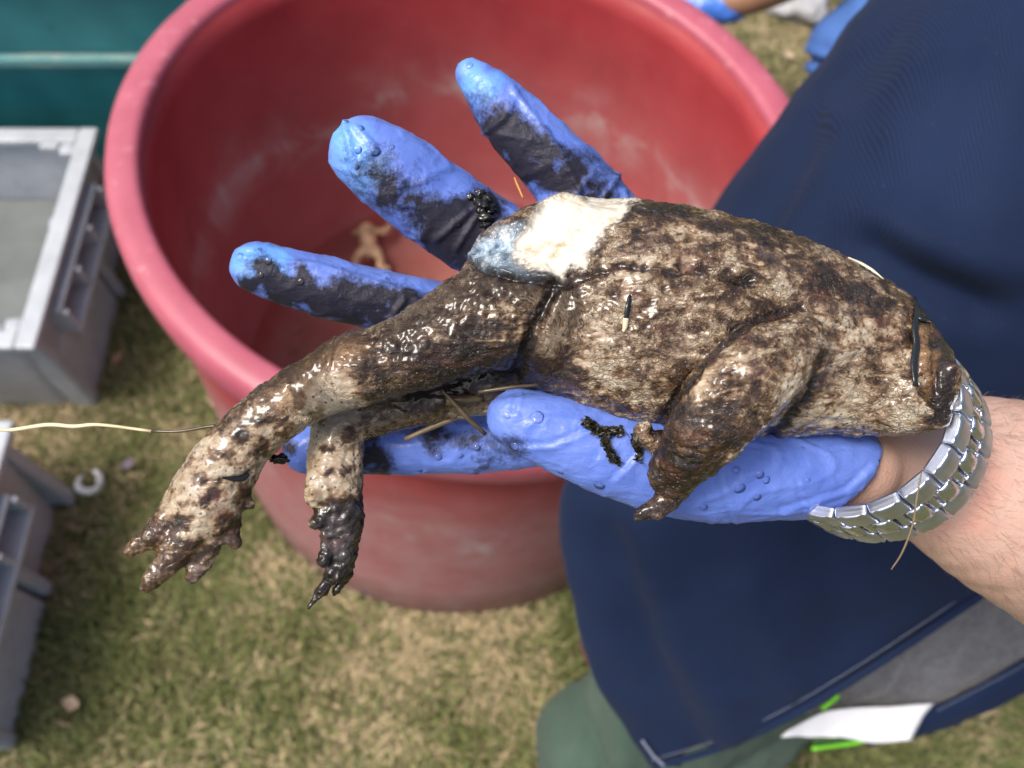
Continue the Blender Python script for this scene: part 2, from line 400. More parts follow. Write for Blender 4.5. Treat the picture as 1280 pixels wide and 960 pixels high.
# ------------------------------------------------------------------ crates
def grey_crate():
    mt = M('grey_plastic'); f = mt.noise(25, 5, .6)
    mt.set(Base_Color=mt.mix(mt.ramp(mt.noise(60, 6, .7), [(.55, 0.), (.8, .5)]), mt.ramp(f, [(.3, (.34, .37, .40)), (.7, (.44, .47, .50))]), (.22, .2, .17)),
           Roughness=.5, Normal=mt.bump(mt.noise(80, 4), .15, .002)); g = mt.m
    lab = 'grey plastic crate holding shallow murky water, standing left of the red tub'
    X1 = -.628; Y0, Y1 = .553, .937; Z = .218; X0 = X1-.56
    root = empty('crate', ((X0+X1)/2, (Y0+Y1)/2, 0), lab, 'crate', 'grey crates beside the red tub')
    t = .028
    # rim: four rails with stepped inner corners
    bm = bmesh.new()
    add_box(bm, (X1-t, Y0, Z-.012), (X1, Y1, Z), .004); add_box(bm, (X0, Y0, Z-.012), (X0+t, Y1, Z), .004)
    add_box(bm, (X0+t+.0005, Y0+.0004, Z-.0125), (X1-t-.0005, Y0+t, Z-.0005), .004); add_box(bm, (X0+t+.0005, Y1-t, Z-.0125), (X1-t-.0005, Y1-.0004, Z-.0005), .004)
    for sy, y in ((1, Y0+t), (-1, Y1-t)):
        ya, yb = sorted((y-sy*.002, y+sy*.022)); add_box(bm, (X1-t-.024, ya, Z-.014), (X1-t+.001, yb, Z-.002), .009, 4)
        ya, yb = sorted((y-sy*.002, y+sy*.010)); add_box(bm, (X1-t-.055, ya, Z-.014), (X1-t-.025, yb, Z-.0025), .005, 3)
    link('rim', bm_mesh('rim', bm), g, root)
    # tapered shell (outer and inner walls, floor)
    def ringq(x0, x1, y0, y1, z, c=.03, n=5):
        P = []
        for cx, cy, a0 in ((x1-c, y1-c, 0), (x0+c, y1-c, 90), (x0+c, y0+c, 180), (x1-c, y0+c, 270)):
            for q in range(n+1):
                a = R_(a0+90*q/n); P.append((cx+c*math.cos(a), cy+c*math.sin(a), z))
        return P
    rings = [ringq(X0+.03, X1-.036, Y0+.020, Y1-.03, .0), ringq(X0+.012, X1-.014, Y0+.01, Y1-.01, Z-.013),
             ringq(X0+.018, X1-.021, Y0+.017, Y1-.017, Z-.013), ringq(X0+.036, X1-.042, Y0+.026, Y1-.036, .008)]
    V = [p for r in rings for p in r]; n = len(rings[0])
    F = [(i*n+q, i*n+(q+1) % n, (i+1)*n+(q+1) % n, (i+1)*n+q) for i in range(3) for q in range(n)]
    me = bpy.data.meshes.new('crate_shell'); F.append(tuple(range(3*n, 4*n))); F.append(tuple(reversed(range(n)))); me.from_pydata(V, [], F)
    link('shell', me, g, root)
    # side panel standing proud, ribs, handle frame
    bm = bmesh.new(); add_box(bm, (X1-.04, Y0+.03, .001), (X1-.016, Y0+.205, .135), .006); link('side_panel', bm_mesh('side_panel', bm), g, root)
    for y in (Y0+.016, Y0+.212, Y1-.04):
        bm = bmesh.new(); add_box(bm, (X1-.045, y, .002), (X1-.010, y+.02, Z-.02), .006); link('rib', bm_mesh('rib', bm), g, root)
    bm = bmesh.new()
    xa, xb = X1-.02, X1+.016; ya, yb = Y0+.07, Y1-.09; za, zb = Z-.075, Z-.022
    add_box(bm, (xa, ya, za), (xb, yb, za+.008), .002); add_box(bm, (xa, ya, zb-.006), (xb-.008, yb, zb), .002)
    for q in range(4):
        y = ya+(yb-ya-.008)*q/3; add_box(bm, (xa, y, za+.0085), (xb-.0015, y+.008, zb-.0065), .002)
    link('handle', bm_mesh('handle', bm), g, root)
    wm = M('crate_water'); wm.set(Base_Color=wm.ramp(wm.noise(12, 3), [(.3, (.125, .14, .135)), (.7, (.17, .185, .175))]), Roughness=.06, Normal=wm.bump(wm.noise(18, 2), .05, .01))
    P = ringq(X0+.033, X1-.038, Y0+.025, Y1-.032, .085); me = bpy.data.meshes.new('crate_water'); me.from_pydata(P, [], [tuple(range(len(P)))])
    wo = link('water', me, wm.m, root)
    c = root.copy(); COL.objects.link(c); c.location.y -= .488
    c['label'] = 'nearer grey plastic crate at the lower left, cut off by the frame edge'
    for ch in list(root.children):
        if ch.name.startswith('water'): continue
        d = ch.copy(); COL.objects.link(d); d.parent = c; d.matrix_parent_inverse = ch.matrix_parent_inverse
grey_crate()
def teal_crate():
    g = M('teal_plastic')
    c = g.ramp(g.noise(14, 5), [(.3, (.022, .17, .19)), (.7, (.035, .25, .27))]); c = g.mix(g.ramp(g.noise(35, 4), [(.68, 0.), (.76, .7)]), c, (.01, .05, .06))
    g.set(Base_Color=c, Roughness=.42, Normal=g.bump(g.noise(60, 4), .2, .003))
    X0, X1, Y = -1.25, -.40, .985
    root = empty('crate', ((X0+X1)/2, Y+.25, 0), 'teal green plastic crate with a scuffed ledge, behind the grey crate and the tub', 'crate')
    box_obj('lower_wall', (X0+.03, Y+.025, .001), (X1-.03, Y+.5, .292), g.m, root, .01)
    box_obj('upper_wall', (X0+.008, Y+.006, .309), (X1-.008, Y+.52, .43), g.m, root, .006)
    s = M('scuffed_ledge'); s.set(Base_Color=s.mix(s.ramp(s.noise(9, 6, .7, vec=s.scaled((1, 6, 6))), [(.48, .12), (.68, 1.)]), (.06, .27, .28), (.42, .44, .36)), Roughness=.6)
    box_obj('ledge', (X0, Y-.006, .2925), (X1, Y+.53, .3085), s.m, root, .004)
    box_obj('rim', (X0, Y-.004, .4305), (X1, Y+.53, .448), g.m, root, .004)
teal_crate()

# ------------------------------------------------------------------ small things on the ground
def litter():
    wm = simple('white_plastic', (.78, .79, .78), .5, .1)
    c = at(112, 602, 1.27); c = CO+(c-CO)*((.012-CAM_H)/(c[2]-CAM_H))
    pts = [c+.016*np.array([math.cos(a), math.sin(a), .15*math.sin(2*a)]) for a in np.linspace(R_(140), R_(440), 14)]
    tag(link('plastic_ring', tube_mesh('plastic_ring', pts, [.003, .0055, .0058, .0055, .003], 8, 3), wm), 'small broken white plastic ring lying on the grass left of the toad foot', 'plastic ring')
    lm = [simple('dry_leaf_a', (.40, .25, .12), .8, .3, 60), simple('dry_leaf_b', (.52, .40, .27), .8, .3, 60), simple('dry_leaf_c', (.20, .16, .20), .7, .3, 60)]
    spots = [(148, 448, 0, 'curled tan dry leaf on the grass between grey crate and tub'), (160, 580, 2, 'small purplish dry leaf on the grass beside the white ring'),
             (420, 770, 1, 'pale dry leaf on the grass below the far toad foot'), (730, 752, 1, 'pale dry leaf on the grass between tub and green trousers'),
             (330, 845, 0, 'tan dry leaf on the grass at lower left centre'), (560, 835, 1, 'pale dry leaf on the grass below the red tub base'),
             (90, 880, 1, 'pale dry leaf beside the nearer grey crate'), (600, 915, 0, 'tan dry leaf left of the green trousers at bottom'), (205, 640, 0, 'tan dry leaf beside the near toad foot'), (1190, 935, 1, 'pale dry leaf on the grass under the jacket hem'),(985,70,1,'pale dry leaf on the grass beside the kneeling jeans leg'),(960,50,0,'tan dry leaf on the grass near the bent arm at top')]
    spots = [q for q in spots if q[0] in (148, 160, 730, 90, 985)]
    for i, (px, py, k, lab) in enumerate(spots):
        p = at(px, py, 1.2); p = CO+(p-CO)*((.022-CAM_H)/(p[2]-CAM_H))
        V = []; n = 7; L = .013+.006*random.random(); W = L*.55; a = random.random()*6; ca, sa = math.cos(a), math.sin(a); cu = random.uniform(.2, .7)
        for q in range(n):
            t = q/(n-1); wd = W*math.sin(math.pi*(t*.9+.07))**.8
            for s in (-1, 0, 1):
                x = (t-.5)*2*L*.7; y = s*wd*random.uniform(.7, 1.2); z = cu*L*(abs(s)*.35+(t-.5)**2)
                V.append((p[0]+x*ca-y*sa, p[1]+x*sa+y*ca, p[2]+z))
        F = [(3*q+s, 3*q+s+1, 3*q+s+4, 3*q+s+3) for q in range(n-1) for s in (0, 1)]
        me = bpy.data.meshes.new('dry_leaf'); me.from_pydata(V, [], F)
        tag(link('dry_leaf', me, lm[k]), lab, 'leaf', 'dry leaves on the grass')
    st = simple('grey_stone', (.42, .42, .43), .85, .3, 40, .5, 60, .005)
    p = at(1000, 6, 1.7); p = CO+(p-CO)*((.02-CAM_H)/(p[2]-CAM_H))
    bm = bmesh.new(); bmesh.ops.create_icosphere(bm, subdivisions=4, radius=1)
    V = np.array([v.co for v in bm.verts]); nn = fbm(V*1.3+5, 4)
    for v, q, s in zip(bm.verts, V, nn): v.co = Vector(p+q*np.array([.06, .05, .035])*(1+.3*s))
    tag(link('stone', bm_mesh('stone', bm, True), st), 'pale grey stone on the grass at the top right beyond the tub', 'stone')
litter()

# ------------------------------------------------------------------ toad
TANHA = 0
def skin_mat(pale=(.46, .39, .285)):
    m = M('wet_toad_skin')
    mud, wht, org, blu = m.attr('mud'), m.attr('white'), m.attr('orange'), m.attr('blue')  # mud also carries the painted crease and foreleg shade
    hp = m.attr('hip')
    def streak(v, rot):
        x = m.n('Mapping'); m.put(x.inputs[0], m.co); x.inputs['Rotation'].default_value = rot; x.inputs['Scale'].default_value = v; return x.outputs[0]
    va = streak((.72, 1.2, 1.2), (0, 0, R_(14))); vb = streak((.5, 1.6, 1.6), (0, 0, R_(-32)))
    vm = m.n('Mix', data_type='VECTOR'); m.put(vm.inputs[0], hp); m.put(vm.inputs[4], va); m.put(vm.inputs[5], vb); vv = vm.outputs[1]
    n1 = m.noise(190, 6, .66, .9, vec=vv); n2 = m.noise(62, 4, .6, .4); n3 = m.noise(640, 4, .7)
    f = m.math('ADD', m.math('MULTIPLY', n1, 1.0), m.math('ADD', m.math('MULTIPLY', n2, .50), m.math('MULTIPLY', n3, .22)))
    f = m.math('SUBTRACT', f, .778)
    f = m.math('ADD', m.math('MULTIPLY', f, m.math('ADD', .42, m.math('MULTIPLY', m.attr('rough'), .58))), .5)
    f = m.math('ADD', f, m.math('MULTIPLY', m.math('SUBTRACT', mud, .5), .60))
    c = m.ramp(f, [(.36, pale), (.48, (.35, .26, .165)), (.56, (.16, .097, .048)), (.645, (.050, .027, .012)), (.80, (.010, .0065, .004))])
    red = m.ramp(m.noise(110, 5, .6, vec=vv), [(.55, 0.), (.68, .7)]); c = m.mix(m.math('MULTIPLY', red, .5), c, (.15, .050, .034))
    pur = m.ramp(m.noise(75, 4, .6), [(.52, 0.), (.68, .6)]); c = m.mix(m.math('MULTIPLY', pur, .2), c, (.30, .26, .28))
    c = m.mix(m.math('MULTIPLY', org, .85), c, m.ramp(n1, [(.3, (.30, .17, .07)), (.7, (.12, .06, .025))]))
    dv = m.n('Mix', data_type='VECTOR'); m.put(dv.inputs[0], .0055); m.put(dv.inputs[4], vv); m.put(dv.inputs[5], m.noise(150, 3, .6, out=1))
    ck = m.voro(430, 'DISTANCE_TO_EDGE', vec=dv.outputs[1]); crack = m.ramp(ck, [(.015, 1.), (.10, 0.)])
    ck2 = m.voro(760, 'DISTANCE_TO_EDGE', vec=dv.outputs[1]); crack2 = m.ramp(ck2, [(.02, .7), (.13, 0.)])
    cs_ = m.attr('rough'); gate = m.ramp(m.noise(55, 3), [(.36, .15), (.56, 1.)])
    crk = m.math('MULTIPLY', m.math('MAXIMUM', crack, crack2), m.math('MULTIPLY', cs_, gate))
    c = m.mix(m.math('MULTIPLY', crk, .55), c, (.045, .024, .013))
    pores = m.ramp(m.voro(480), [(.15, .95), (.25, 0.)]); c = m.mix(m.math('MULTIPLY', pores, .75), c, (.022, .012, .008))
    wc = m.ramp(m.noise(150, 5, .7), [(.36, (.66, .61, .51)), (.56, (.62, .57, .47)), (.66, (.48, .38, .25)), (.74, (.14, .10, .07))])
    c = m.mix(wht, c, wc)
    bc = m.ramp(m.noise(190, 5, .7, .8), [(.36, (.07, .10, .14)), (.5, (.25, .34, .42)), (.66, (.60, .66, .68))]); c = m.mix(blu, c, bc)
    rough = m.ramp(m.noise(120, 3, .6), [(.35, .18), (.68, .36)])
    nb = m.noise(240, 2, .5, .5, vec=vv)
    h = m.math('ADD', m.math('MULTIPLY', nb, .9), m.math('MULTIPLY', m.voro(420, 'SMOOTH_F1', vec=dv.outputs[1]), -.75)); h = m.math('SUBTRACT', h, m.math('MULTIPLY', crk, .30)); h = m.math('ADD', h, m.math('MULTIPLY', n3, .06))
    h = m.math('MULTIPLY', h, m.math('SUBTRACT', 1., m.math('MULTIPLY', wht, .8)))
    m.set(Base_Color=c, Roughness=rough, Specular_IOR_Level=.28, Normal=m.bump(h, .85, .0014), Coat_Weight=.55, Coat_Roughness=.10,
          Subsurface_Weight=.0)
    return m.m
def toad():
    v = .58
    fl = Field((-126, -66, 214), (150, 84, 300), v)
    # body
    fl.chain([(678, 376, .257, 104), (770, 384, .255, 134), (870, 404, .253, 139), (968, 420, .254, 126), (1062, 440, .254, 98), (1122, 464, .250, 68)], 5, .70)
    fl.chain([(1130, 480, .247, 46), (1166, 478, .240, 30), (1186, 466, .236, 14)], 6, .9)
    fl.chain([(1080, 495, .250, 40), (1140, 510, .242, 28), (1170, 522, .238, 14)], 8, .9)
    # near hind leg: thigh, shank, foot
    fl.chain([(675, 380, .249, 80), (604, 400, .245, 66), (520, 438, .243, 50), (438, 465, .243, 40)], 6, .78)
    fl.chain([(632, 318, .250, 34), (700, 290, .250, 44)], 8, .7)
    fl.chain([(445, 462, .243, 42), (380, 492, .243, 39), (318, 537, .243, 38), (278, 585, .243, 40), (255, 630, .243, 42)], 5, .85)
    fl.chain([(278, 590, .243, 40), (256, 632, .242, 42), (248, 645, .242, 36)], 4, .55)
    fl.chain([(240, 640, .242, 40), (222, 672, .241, 33)], 2, .30)
    fl.chain([(262, 640, .243, 32), (250, 676, .242, 24)], 2, .30)
    for ch in ([(228, 636, .242, 26), (192, 668, .240, 16), (164, 687, .240, 8.5)], [(240, 660, .240, 25), (211, 700, .239, 18), (184, 733, .238, 9.5)],
               [(266, 655, .243, 24), (254, 692, .242, 17), (240, 722, .241, 9)], [(278, 640, .244, 24), (284, 662, .243, 15), (292, 677, .242, 10)],
               [(285, 608, .244, 26), (302, 625, .244, 11), (313, 630, .243, 8)]):
        fl.chain(ch, 1.3, .75)
    # far hind leg
    fl.chain([(640, 465, .262, 46), (560, 494, .262, 32), (470, 516, .261, 28), (420, 525, .260, 30)], 4, .85)
    fl.chain([(424, 520, .259, 33), (419, 570, .258, 34), (420, 612, .257, 33), (428, 650, .257, 27), (424, 690, .257, 16), (412, 722, .257, 9.5), (400, 741, .257, 6.5), (385, 760, .257, 4)], 2, .8)
    fl.chain([(436, 655, .259, 14), (438, 690, .259, 9), (431, 722, .259, 6.5), (418, 742, .259, 4)], 1.5, .9)
    fl.chain([(402, 600, .254, 18), (393, 617, .252, 13.5), (391, 624, .252, 10)], 3, .9)
    fl.chain([(415, 640, .255, 16), (402, 648, .253, 9), (394, 655, .252, 9)], 2, .9)
    fl.chain([(418, 660, .255, 14), (408, 672, .254, 8), (407, 686, .254, 6), (403, 702, .253, 8)], 2, .9)
    fl.chain([(432, 700, .256, 8), (424, 722, .256, 6)], 2, 1)
    # near front leg
    fl.chain([(990, 436, .232, 46), (945, 462, .2275, 55), (900, 512, .2275, 57), (868, 558, .231, 43), (850, 592, .235, 26), (842, 614, .237, 18), (824, 633, .238, 14), (800, 643, .238, 8.5)], 1.6, .72)
    fl.chain([(838, 572, .236, 20), (826, 592, .236, 16), (825, 606, .237, 8)], 2, .9)
    fl.chain([(822, 552, .238, 16), (806, 543, .237, 15)], 2, .9)
    V, Q = fl.mesh()
    V = laplace(V, Q, 5, .5); N = vnormals(V, Q)
    if ((V-V.mean(0))*N).sum() < 0: N = -N
    W = mm2w(V); q = to_px(W)
    qj = q+np.stack([noise3(V*.22), noise3(V*.22+40)], 1)*10+np.stack([noise3(V*.7+9), noise3(V*.7+90)], 1)*4
    front = sstep(.05, -.15, N[:, 2])
    # ---- surface masks (torn skin, mud, spots, painted shade in creases and on the foreleg)
    whitep = [(655, 285), (690, 240), (760, 240), (798, 246), (762, 285), (732, 325), (698, 352), (655, 335), (640, 310)]
    qk = qj+np.stack([noise3(V*1.3+2), noise3(V*1.3+60)], 1)*5
    white = polymask(qk, whitep, 7)*front
    bluep = [(590, 300), (652, 280), (656, 335), (690, 352), (640, 347), (606, 335), (578, 318)]
    blue = polymask(qk, bluep, 8)*front*(1-white)
    torn = np.maximum(white, blue)
    foot = stroke(qj, [(238, 690), (180, 720)], 38, 12)*.0+stroke(qj, [(165, 690), (203, 668)], 19, 8)+stroke(qj, [(186, 730), (215, 690)], 20, 8)+stroke(qj, [(240, 716), (250, 690)], 20, 8)+stroke(qj, [(292, 677), (284, 655)], 16, 8)+stroke(qj, [(313, 630), (302, 620)], 12, 6)
    farfoot = stroke(qj, [(440, 625), (425, 690), (386, 759)], 27, 8)*sstep(608, 630, qj[:, 1])+stroke(qj, [(402, 645), (405, 700)], 14, 4)
    groin = stroke(qj, [(700, 465), (640, 468), (585, 462), (530, 490)], 26, 18)
    arm = stroke(qj, [(880, 535), (845, 590), (805, 642)], 48, 26)*(V[:, 2] < 247)
    armshade = stroke(qj, [(985, 480), (915, 545), (865, 600)], 22, 12)  # shade along the foreleg's lower side, painted in with the mud
    hipm = stroke(qj, [(620, 420), (560, 440), (480, 470)], 34, 24)
    kneetop = stroke(qj, [(470, 425), (400, 445), (340, 495), (280, 540)], 20, 10)
    shank = stroke(qj, [(410, 500), (350, 530), (290, 580), (245, 640)], 40, 14)
    farsh = stroke(qj, [(415, 540), (416, 615)], 38, 8)
    belly = stroke(qj, [(1090, 450), (1020, 480), (990, 520), (1120, 505)], 45, 25)
    head = 1.6*stroke(qj, [(1152, 392), (1172, 425), (1182, 470), (1176, 515)], 12, 8)-1.0*stroke(qj, [(1150, 512), (1128, 522)], 12, 8)
    upback = stroke(qj, [(770, 262), (900, 285), (1000, 315), (1090, 360)], 30, 20)
    mud = .450+.14*fbm(V*.05, 3)+.06*fbm(V*.16+9, 2)
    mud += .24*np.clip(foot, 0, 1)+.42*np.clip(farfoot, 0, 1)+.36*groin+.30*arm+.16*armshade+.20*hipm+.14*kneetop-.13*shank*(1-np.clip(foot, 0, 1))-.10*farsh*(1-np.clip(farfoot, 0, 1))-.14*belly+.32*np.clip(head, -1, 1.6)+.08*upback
    lat = stroke(qj, [(715, 440), (800, 455), (880, 455)], 55, 25)
    mud -= .10*lat; mud += (.10+.12*noise3(V*.09))*stroke(qj, [(700, 362), (760, 338), (870, 338), (960, 350)], 9, 7)+.3*stroke(qj, [(690, 365), (662, 420), (640, 470)], 9, 8)  # paler flank; body folds get crease shade painted into the colour
    mud += .25*stroke(qj, [(1000, 330), (1080, 385), (1130, 410)], 16, 14)
    for (sx, sy, r) in ((233, 657, 8), (262, 625, 8), (268, 613, 7), (232, 632, 6), (288, 572, 10), (325, 565, 10), (250, 600, 7), (222, 655, 6), (352, 525, 11), (375, 500, 8), (300, 545, 9), (342, 505, 7), (362, 545, 8), (395, 520, 9), (272, 570, 7), (318, 530, 6), (405, 560, 6), (435, 545, 7), (410, 590, 5), (436, 590, 6)):
        mud += .32*stroke(qj, [(sx-3, sy), (sx+4, sy-5)], r, 4)
    orange = .8*stroke(qj, [(440, 432), (400, 450), (352, 500)], 16, 14)+1.0*stroke(qj, [(1157, 415), (1160, 490)], 9, 5)+.9*stroke(qj, [(391, 618)], 12, 6)*(V[:, 2] < 256)
    mud -= .6*stroke(qj, [(391, 618)], 13, 5)*(V[:, 2] < 256)
    # ---- relief: warts, wrinkles, creases
    w1, id1 = worley(V/3.3); w2, id2 = worley(V/1.75+7)
    body = 1-np.clip(foot+farfoot, 0, 1)
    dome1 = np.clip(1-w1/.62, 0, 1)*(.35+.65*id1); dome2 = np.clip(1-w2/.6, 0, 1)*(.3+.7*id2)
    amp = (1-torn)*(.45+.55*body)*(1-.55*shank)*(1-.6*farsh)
    # stretched wrinkles: along the thigh / across the body
    d1 = V@np.array([[.20, .52, .1], [-.36, .42, .1], [.1, .1, .4]])
    wr = np.abs(noise3(d1*.85))+.5*np.abs(noise3(d1*1.9+5))
    d2 = V@np.array([[.22, .0, .1], [.05, .75, .1], [.1, .1, .5]])
    wr2 = np.abs(noise3(d2*.8+3))+.5*np.abs(noise3(d2*1.7+8))
    hipw = stroke(qj, [(640, 400), (520, 450), (440, 465)], 60, 30)
    disp = amp*(.50*dome1+.34*dome2)+amp*.42*(hipw*(.45-wr)+(1-hipw)*(.45-wr2))+.55*fbm(V*.16, 3)*(1-.6*shank)
    disp -= (1.1+1.1*noise3(V*.11+4))*stroke(qj, [(692, 360), (740, 340), (800, 334), (880, 338), (940, 352)], 5, 7)*front*(1-white)
    disp -= 2.0*stroke(q, [(690, 366), (665, 420), (645, 470)], 6, 7)*front
    disp -= 1.4*stroke(q, [(575, 316), (606, 338), (642, 349), (692, 354)], 3.5, 3)*front*(1-white*.5)
    disp += .9*stroke(q, [(545, 330), (578, 312), (604, 332), (642, 343), (690, 348)], 4, 3)*front
    lip = 4*torn*(1-torn); disp += .75*lip; mud = mud+.25*lip
    disp -= .9*torn
    rim = np.maximum(stroke(q, [(1000, 385), (950, 398), (900, 432), (850, 492), (815, 540)], 4, 6), stroke(q, [(1030, 440), (1008, 500), (955, 555), (905, 590)], 4, 6)); disp -= 1.2*rim; mud = mud+.30*rim  # creases beside the foreleg: carved in, their shade painted over the mud
    disp += .55*np.clip(farfoot, 0, 1)*(fbm(V*.5+3, 3))+.5*np.clip(foot, 0, 1)*(dome2-.25)
    disp += 1.2*stroke(q, [(1136, 505), (1163, 517)], 4, 4)-1.6*stroke(q, [(1150, 490), (1168, 505)], 3, 4)+.8*stroke(q, [(1152, 400), (1158, 480)], 5, 4)-1.0*stroke(q, [(1166, 410), (1170, 490)], 3, 4)
    disp -= .9*stroke(q, [(255, 603), (300, 598), (312, 590)], 3, 3)
    for ln in ([(335, 520), (352, 553)], [(360, 500), (380, 535)], [(395, 595), (440, 590)], [(398, 560), (445, 565)], [(300, 545), (325, 580)]):
        disp -= .5*stroke(qj, ln, 3, 4)
    mud = np.clip(mud+.10*(dome1 > .05)*(id1-.5)-.12*np.clip(disp, -.6, .8)*0+.10*np.clip(.2-wr2, 0, 1)*0, -.3, 1.4)
    pit = sstep(-.05, -.75, disp)*amp; mud = mud+.26*pit-.24*(dome2*.8+dome1*.4)*(1-torn)*(1-np.clip(farfoot, 0, 1)*.6)+.05*(1-torn)  # colour darkened in the pits, paler where warts are rubbed clean
    V2 = V+N*disp[:, None]
    W = mm2w(V2); Q = orient(W, Q)
    root = empty('toad', tuple(at(870, 400, .255)), 'dead warty brown toad coated in wet mud lying across the gloved palm', 'toad')
    me = np_mesh('toad_body', W, Q)
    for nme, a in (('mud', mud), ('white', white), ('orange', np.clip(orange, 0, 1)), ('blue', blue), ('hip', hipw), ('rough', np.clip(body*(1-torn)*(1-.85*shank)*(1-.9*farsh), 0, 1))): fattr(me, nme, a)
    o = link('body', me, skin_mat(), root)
    return root, W, Q
toad_root, TW, TQ = toad()
toad_bvh = BVHTree.FromPolygons([tuple(x) for x in TW], [tuple(int(i) for i in f) for f in TQ])

# ------------------------------------------------------------------ person: skin body, glove, clothes
GAX = np.array([.66, .37, .65]); GAX /= np.linalg.norm(GAX)      # watch band axis
WC = cs(1074, 533, .270)*1000
HAND = dict(
    palm=([(1085, 578, .272, 58), (950, 490, .286, 96), (810, 425, .290, 124), (735, 375, .291, 92)], 8, .45),
    thumb=([(1075, 588, .268, 56), (960, 588, .262, 63), (862, 583, .258, 67), (772, 563, .256, 59), (692, 538, .254, 48), (646, 523, .253, 37)], 4, .85),
    index=([(800, 500, .287, 60), (700, 535, .283, 44), (600, 553, .281, 37), (480, 557, .281, 36), (385, 560, .282, 30)], 3, .9),
    middle=([(700, 425, .290, 46), (560, 395, .284, 40), (460, 372, .279, 38), (380, 352, .275, 37), (320, 334, .272, 31)], 3, .9),
    ring=([(730, 375, .288, 60), (630, 312, .277, 54), (540, 252, .269, 54), (490, 213, .264, 53), (458, 192, .262, 46)], 3, .75),
    little=([(800, 335, .286, 50), (725, 240, .277, 48), (662, 172, .272, 41), (615, 120, .270, 31), (588, 92, .270, 19)], 3, .85))
def person():
    root = empty('person', (.62, .12, 0), 'person in navy jacket and green trousers holding the toad on a blue gloved palm', 'person')
    # --- glove
    fg = Field((-96, -106, 222), (128, 52, 316), .8)
    for pts, k, fl in HAND.values(): fg.chain(pts, k, fl)
    # keep everything behind the toad: hollow the palm where the toad rests
    cut = WC-GAX*16.5
    fg.plane(cs(1114, 610, .25)*1000, np.array([.62, .52, .59]))
    V, Q = fg.mesh(); V = laplace(V, Q, 2); N = vnormals(V, Q)
    if ((V-V.mean(0))*N).sum() < 0: N = -N
    q = to_px(mm2w(V)); qj = q+np.stack([noise3(V*.16), noise3(V*.16+40)], 1)*14+np.stack([noise3(V*.5+9), noise3(V*.5+90)], 1)*5
    # wrinkles: thin raised ridges of loose film
    r1 = 1-np.abs(noise3(V*np.array([.055, .085, .07])+3)); r2 = 1-np.abs(noise3(V*.13+11)); r3 = 1-np.abs(noise3(V*np.array([.05, .30, .2])+21))
    fing = (q[:, 1] < 430)*1.
    disp = .45*np.clip(r1-.80, 0, 1)*5+.32*np.clip(r2-.82, 0, 1)*4*(.3+.7*fing)+.35*np.clip(r3-.85, 0, 1)*4*(1-fing)+.35*fbm(V*.06, 3)
    for ln in ([(676, 250), (720, 243), (742, 215)], [(745, 262), (765, 232), (775, 215)], [(545, 300), (590, 262), (612, 250)], [(570, 312), (598, 268)], [(480, 412), (505, 375)], [(445, 160), (470, 185), (452, 200)], [(640, 130), (628, 150), (600, 170)]):
        disp += 1.0*stroke(q, ln, 3, 4)
    for ln in ([(300, 322), (400, 333), (520, 368)], [(640, 110), (700, 190), (725, 240)], [(430, 150), (445, 215), (530, 300)]):
        disp += 1.3*stroke(q, ln, 2, 5)
    for ln in ([(612, 560), (690, 560), (760, 530)], [(650, 498), (645, 520)], [(860, 600), (880, 560)], [(945, 540), (1000, 600), (1010, 640)], [(905, 600), (920, 655)], [(980, 640), (1060, 615), (1090, 585)], [(770, 600), (800, 570)]):
        disp += .55*stroke(q, ln, 2.5, 4)-.5*stroke(q+4, ln, 3, 4)
    V = V+N*disp[:, None]
    mudg = .8*stroke(qj, [(330, 345), (420, 372), (520, 395)], 18, 14)+.5*stroke(qj, [(600, 130), (700, 225)], 26, 20)+.95*stroke(qj, [(465, 222), (560, 290)], 30, 34)+1.3*stroke(qj, [(600, 262), (560, 312)], 30, 18)+.9*stroke(qj, [(640, 170), (700, 215), (760, 240)], 26, 24)+.9*stroke(qj, [(620, 160), (650, 215)], 12, 12)
    mudg += .9*stroke(qj, [(330, 350), (400, 382), (500, 400)], 24, 16)+.5*stroke(qj, [(430, 350), (520, 375)], 14, 12)+1.0*stroke(qj, [(455, 560), (470, 580)], 22, 14)+.5*stroke(qj, [(440, 535), (560, 540)], 12, 12)+.7*stroke(qj, [(540, 545), (640, 560)], 16, 16)+.6*stroke(qj, [(590, 590), (610, 575)], 5, 4)
    mudg += .8*stroke(qj, [(360, 560), (352, 575)], 14, 8)
    mudg *= 1.0+.5*noise3(V*.12+2)+.45*noise3(V*.4)
    thin = stroke(qj, [(430, 170), (455, 215)], 26, 14)+stroke(qj, [(590, 95), (605, 110)], 18, 12)+stroke(qj, [(300, 330), (350, 320)], 16, 12)  # cyan highlight on the lit fingertips, painted into the glove colour
    W = mm2w(V); Q = orient(W, Q)
    me = np_mesh('glove', W, Q); fattr(me, 'mud', np.clip(mudg, 0, 1.2)); fattr(me, 'thin', np.clip(thin, 0, 1))
    m = M('blue_nitrile')
    base = m.ramp(m.noise(60, 4), [(.3, (.09, .155, .50)), (.7, (.135, .22, .61))])
    base = m.mix(m.math('MULTIPLY', m.attr('thin'), .7), base, (.13, .36, .82))  # blends the painted fingertip highlight over the blue
    g1 = m.noise(260, 6, .75); g2 = m.noise(900, 3, .6)
    mk = m.math('ADD', m.attr('mud'), m.math('MULTIPLY', m.math('SUBTRACT', m.math('ADD', m.math('MULTIPLY', g1, .7), m.math('MULTIPLY', g2, .45)), .575), 1.9))
    mkr = m.ramp(mk, [(.18, 0.), (.55, .52), (1.05, .96)]); mk2 = m.math('MULTIPLY', mkr, m.ramp(m.attr('mud'), [(.04, 0.), (.25, 1.)]))
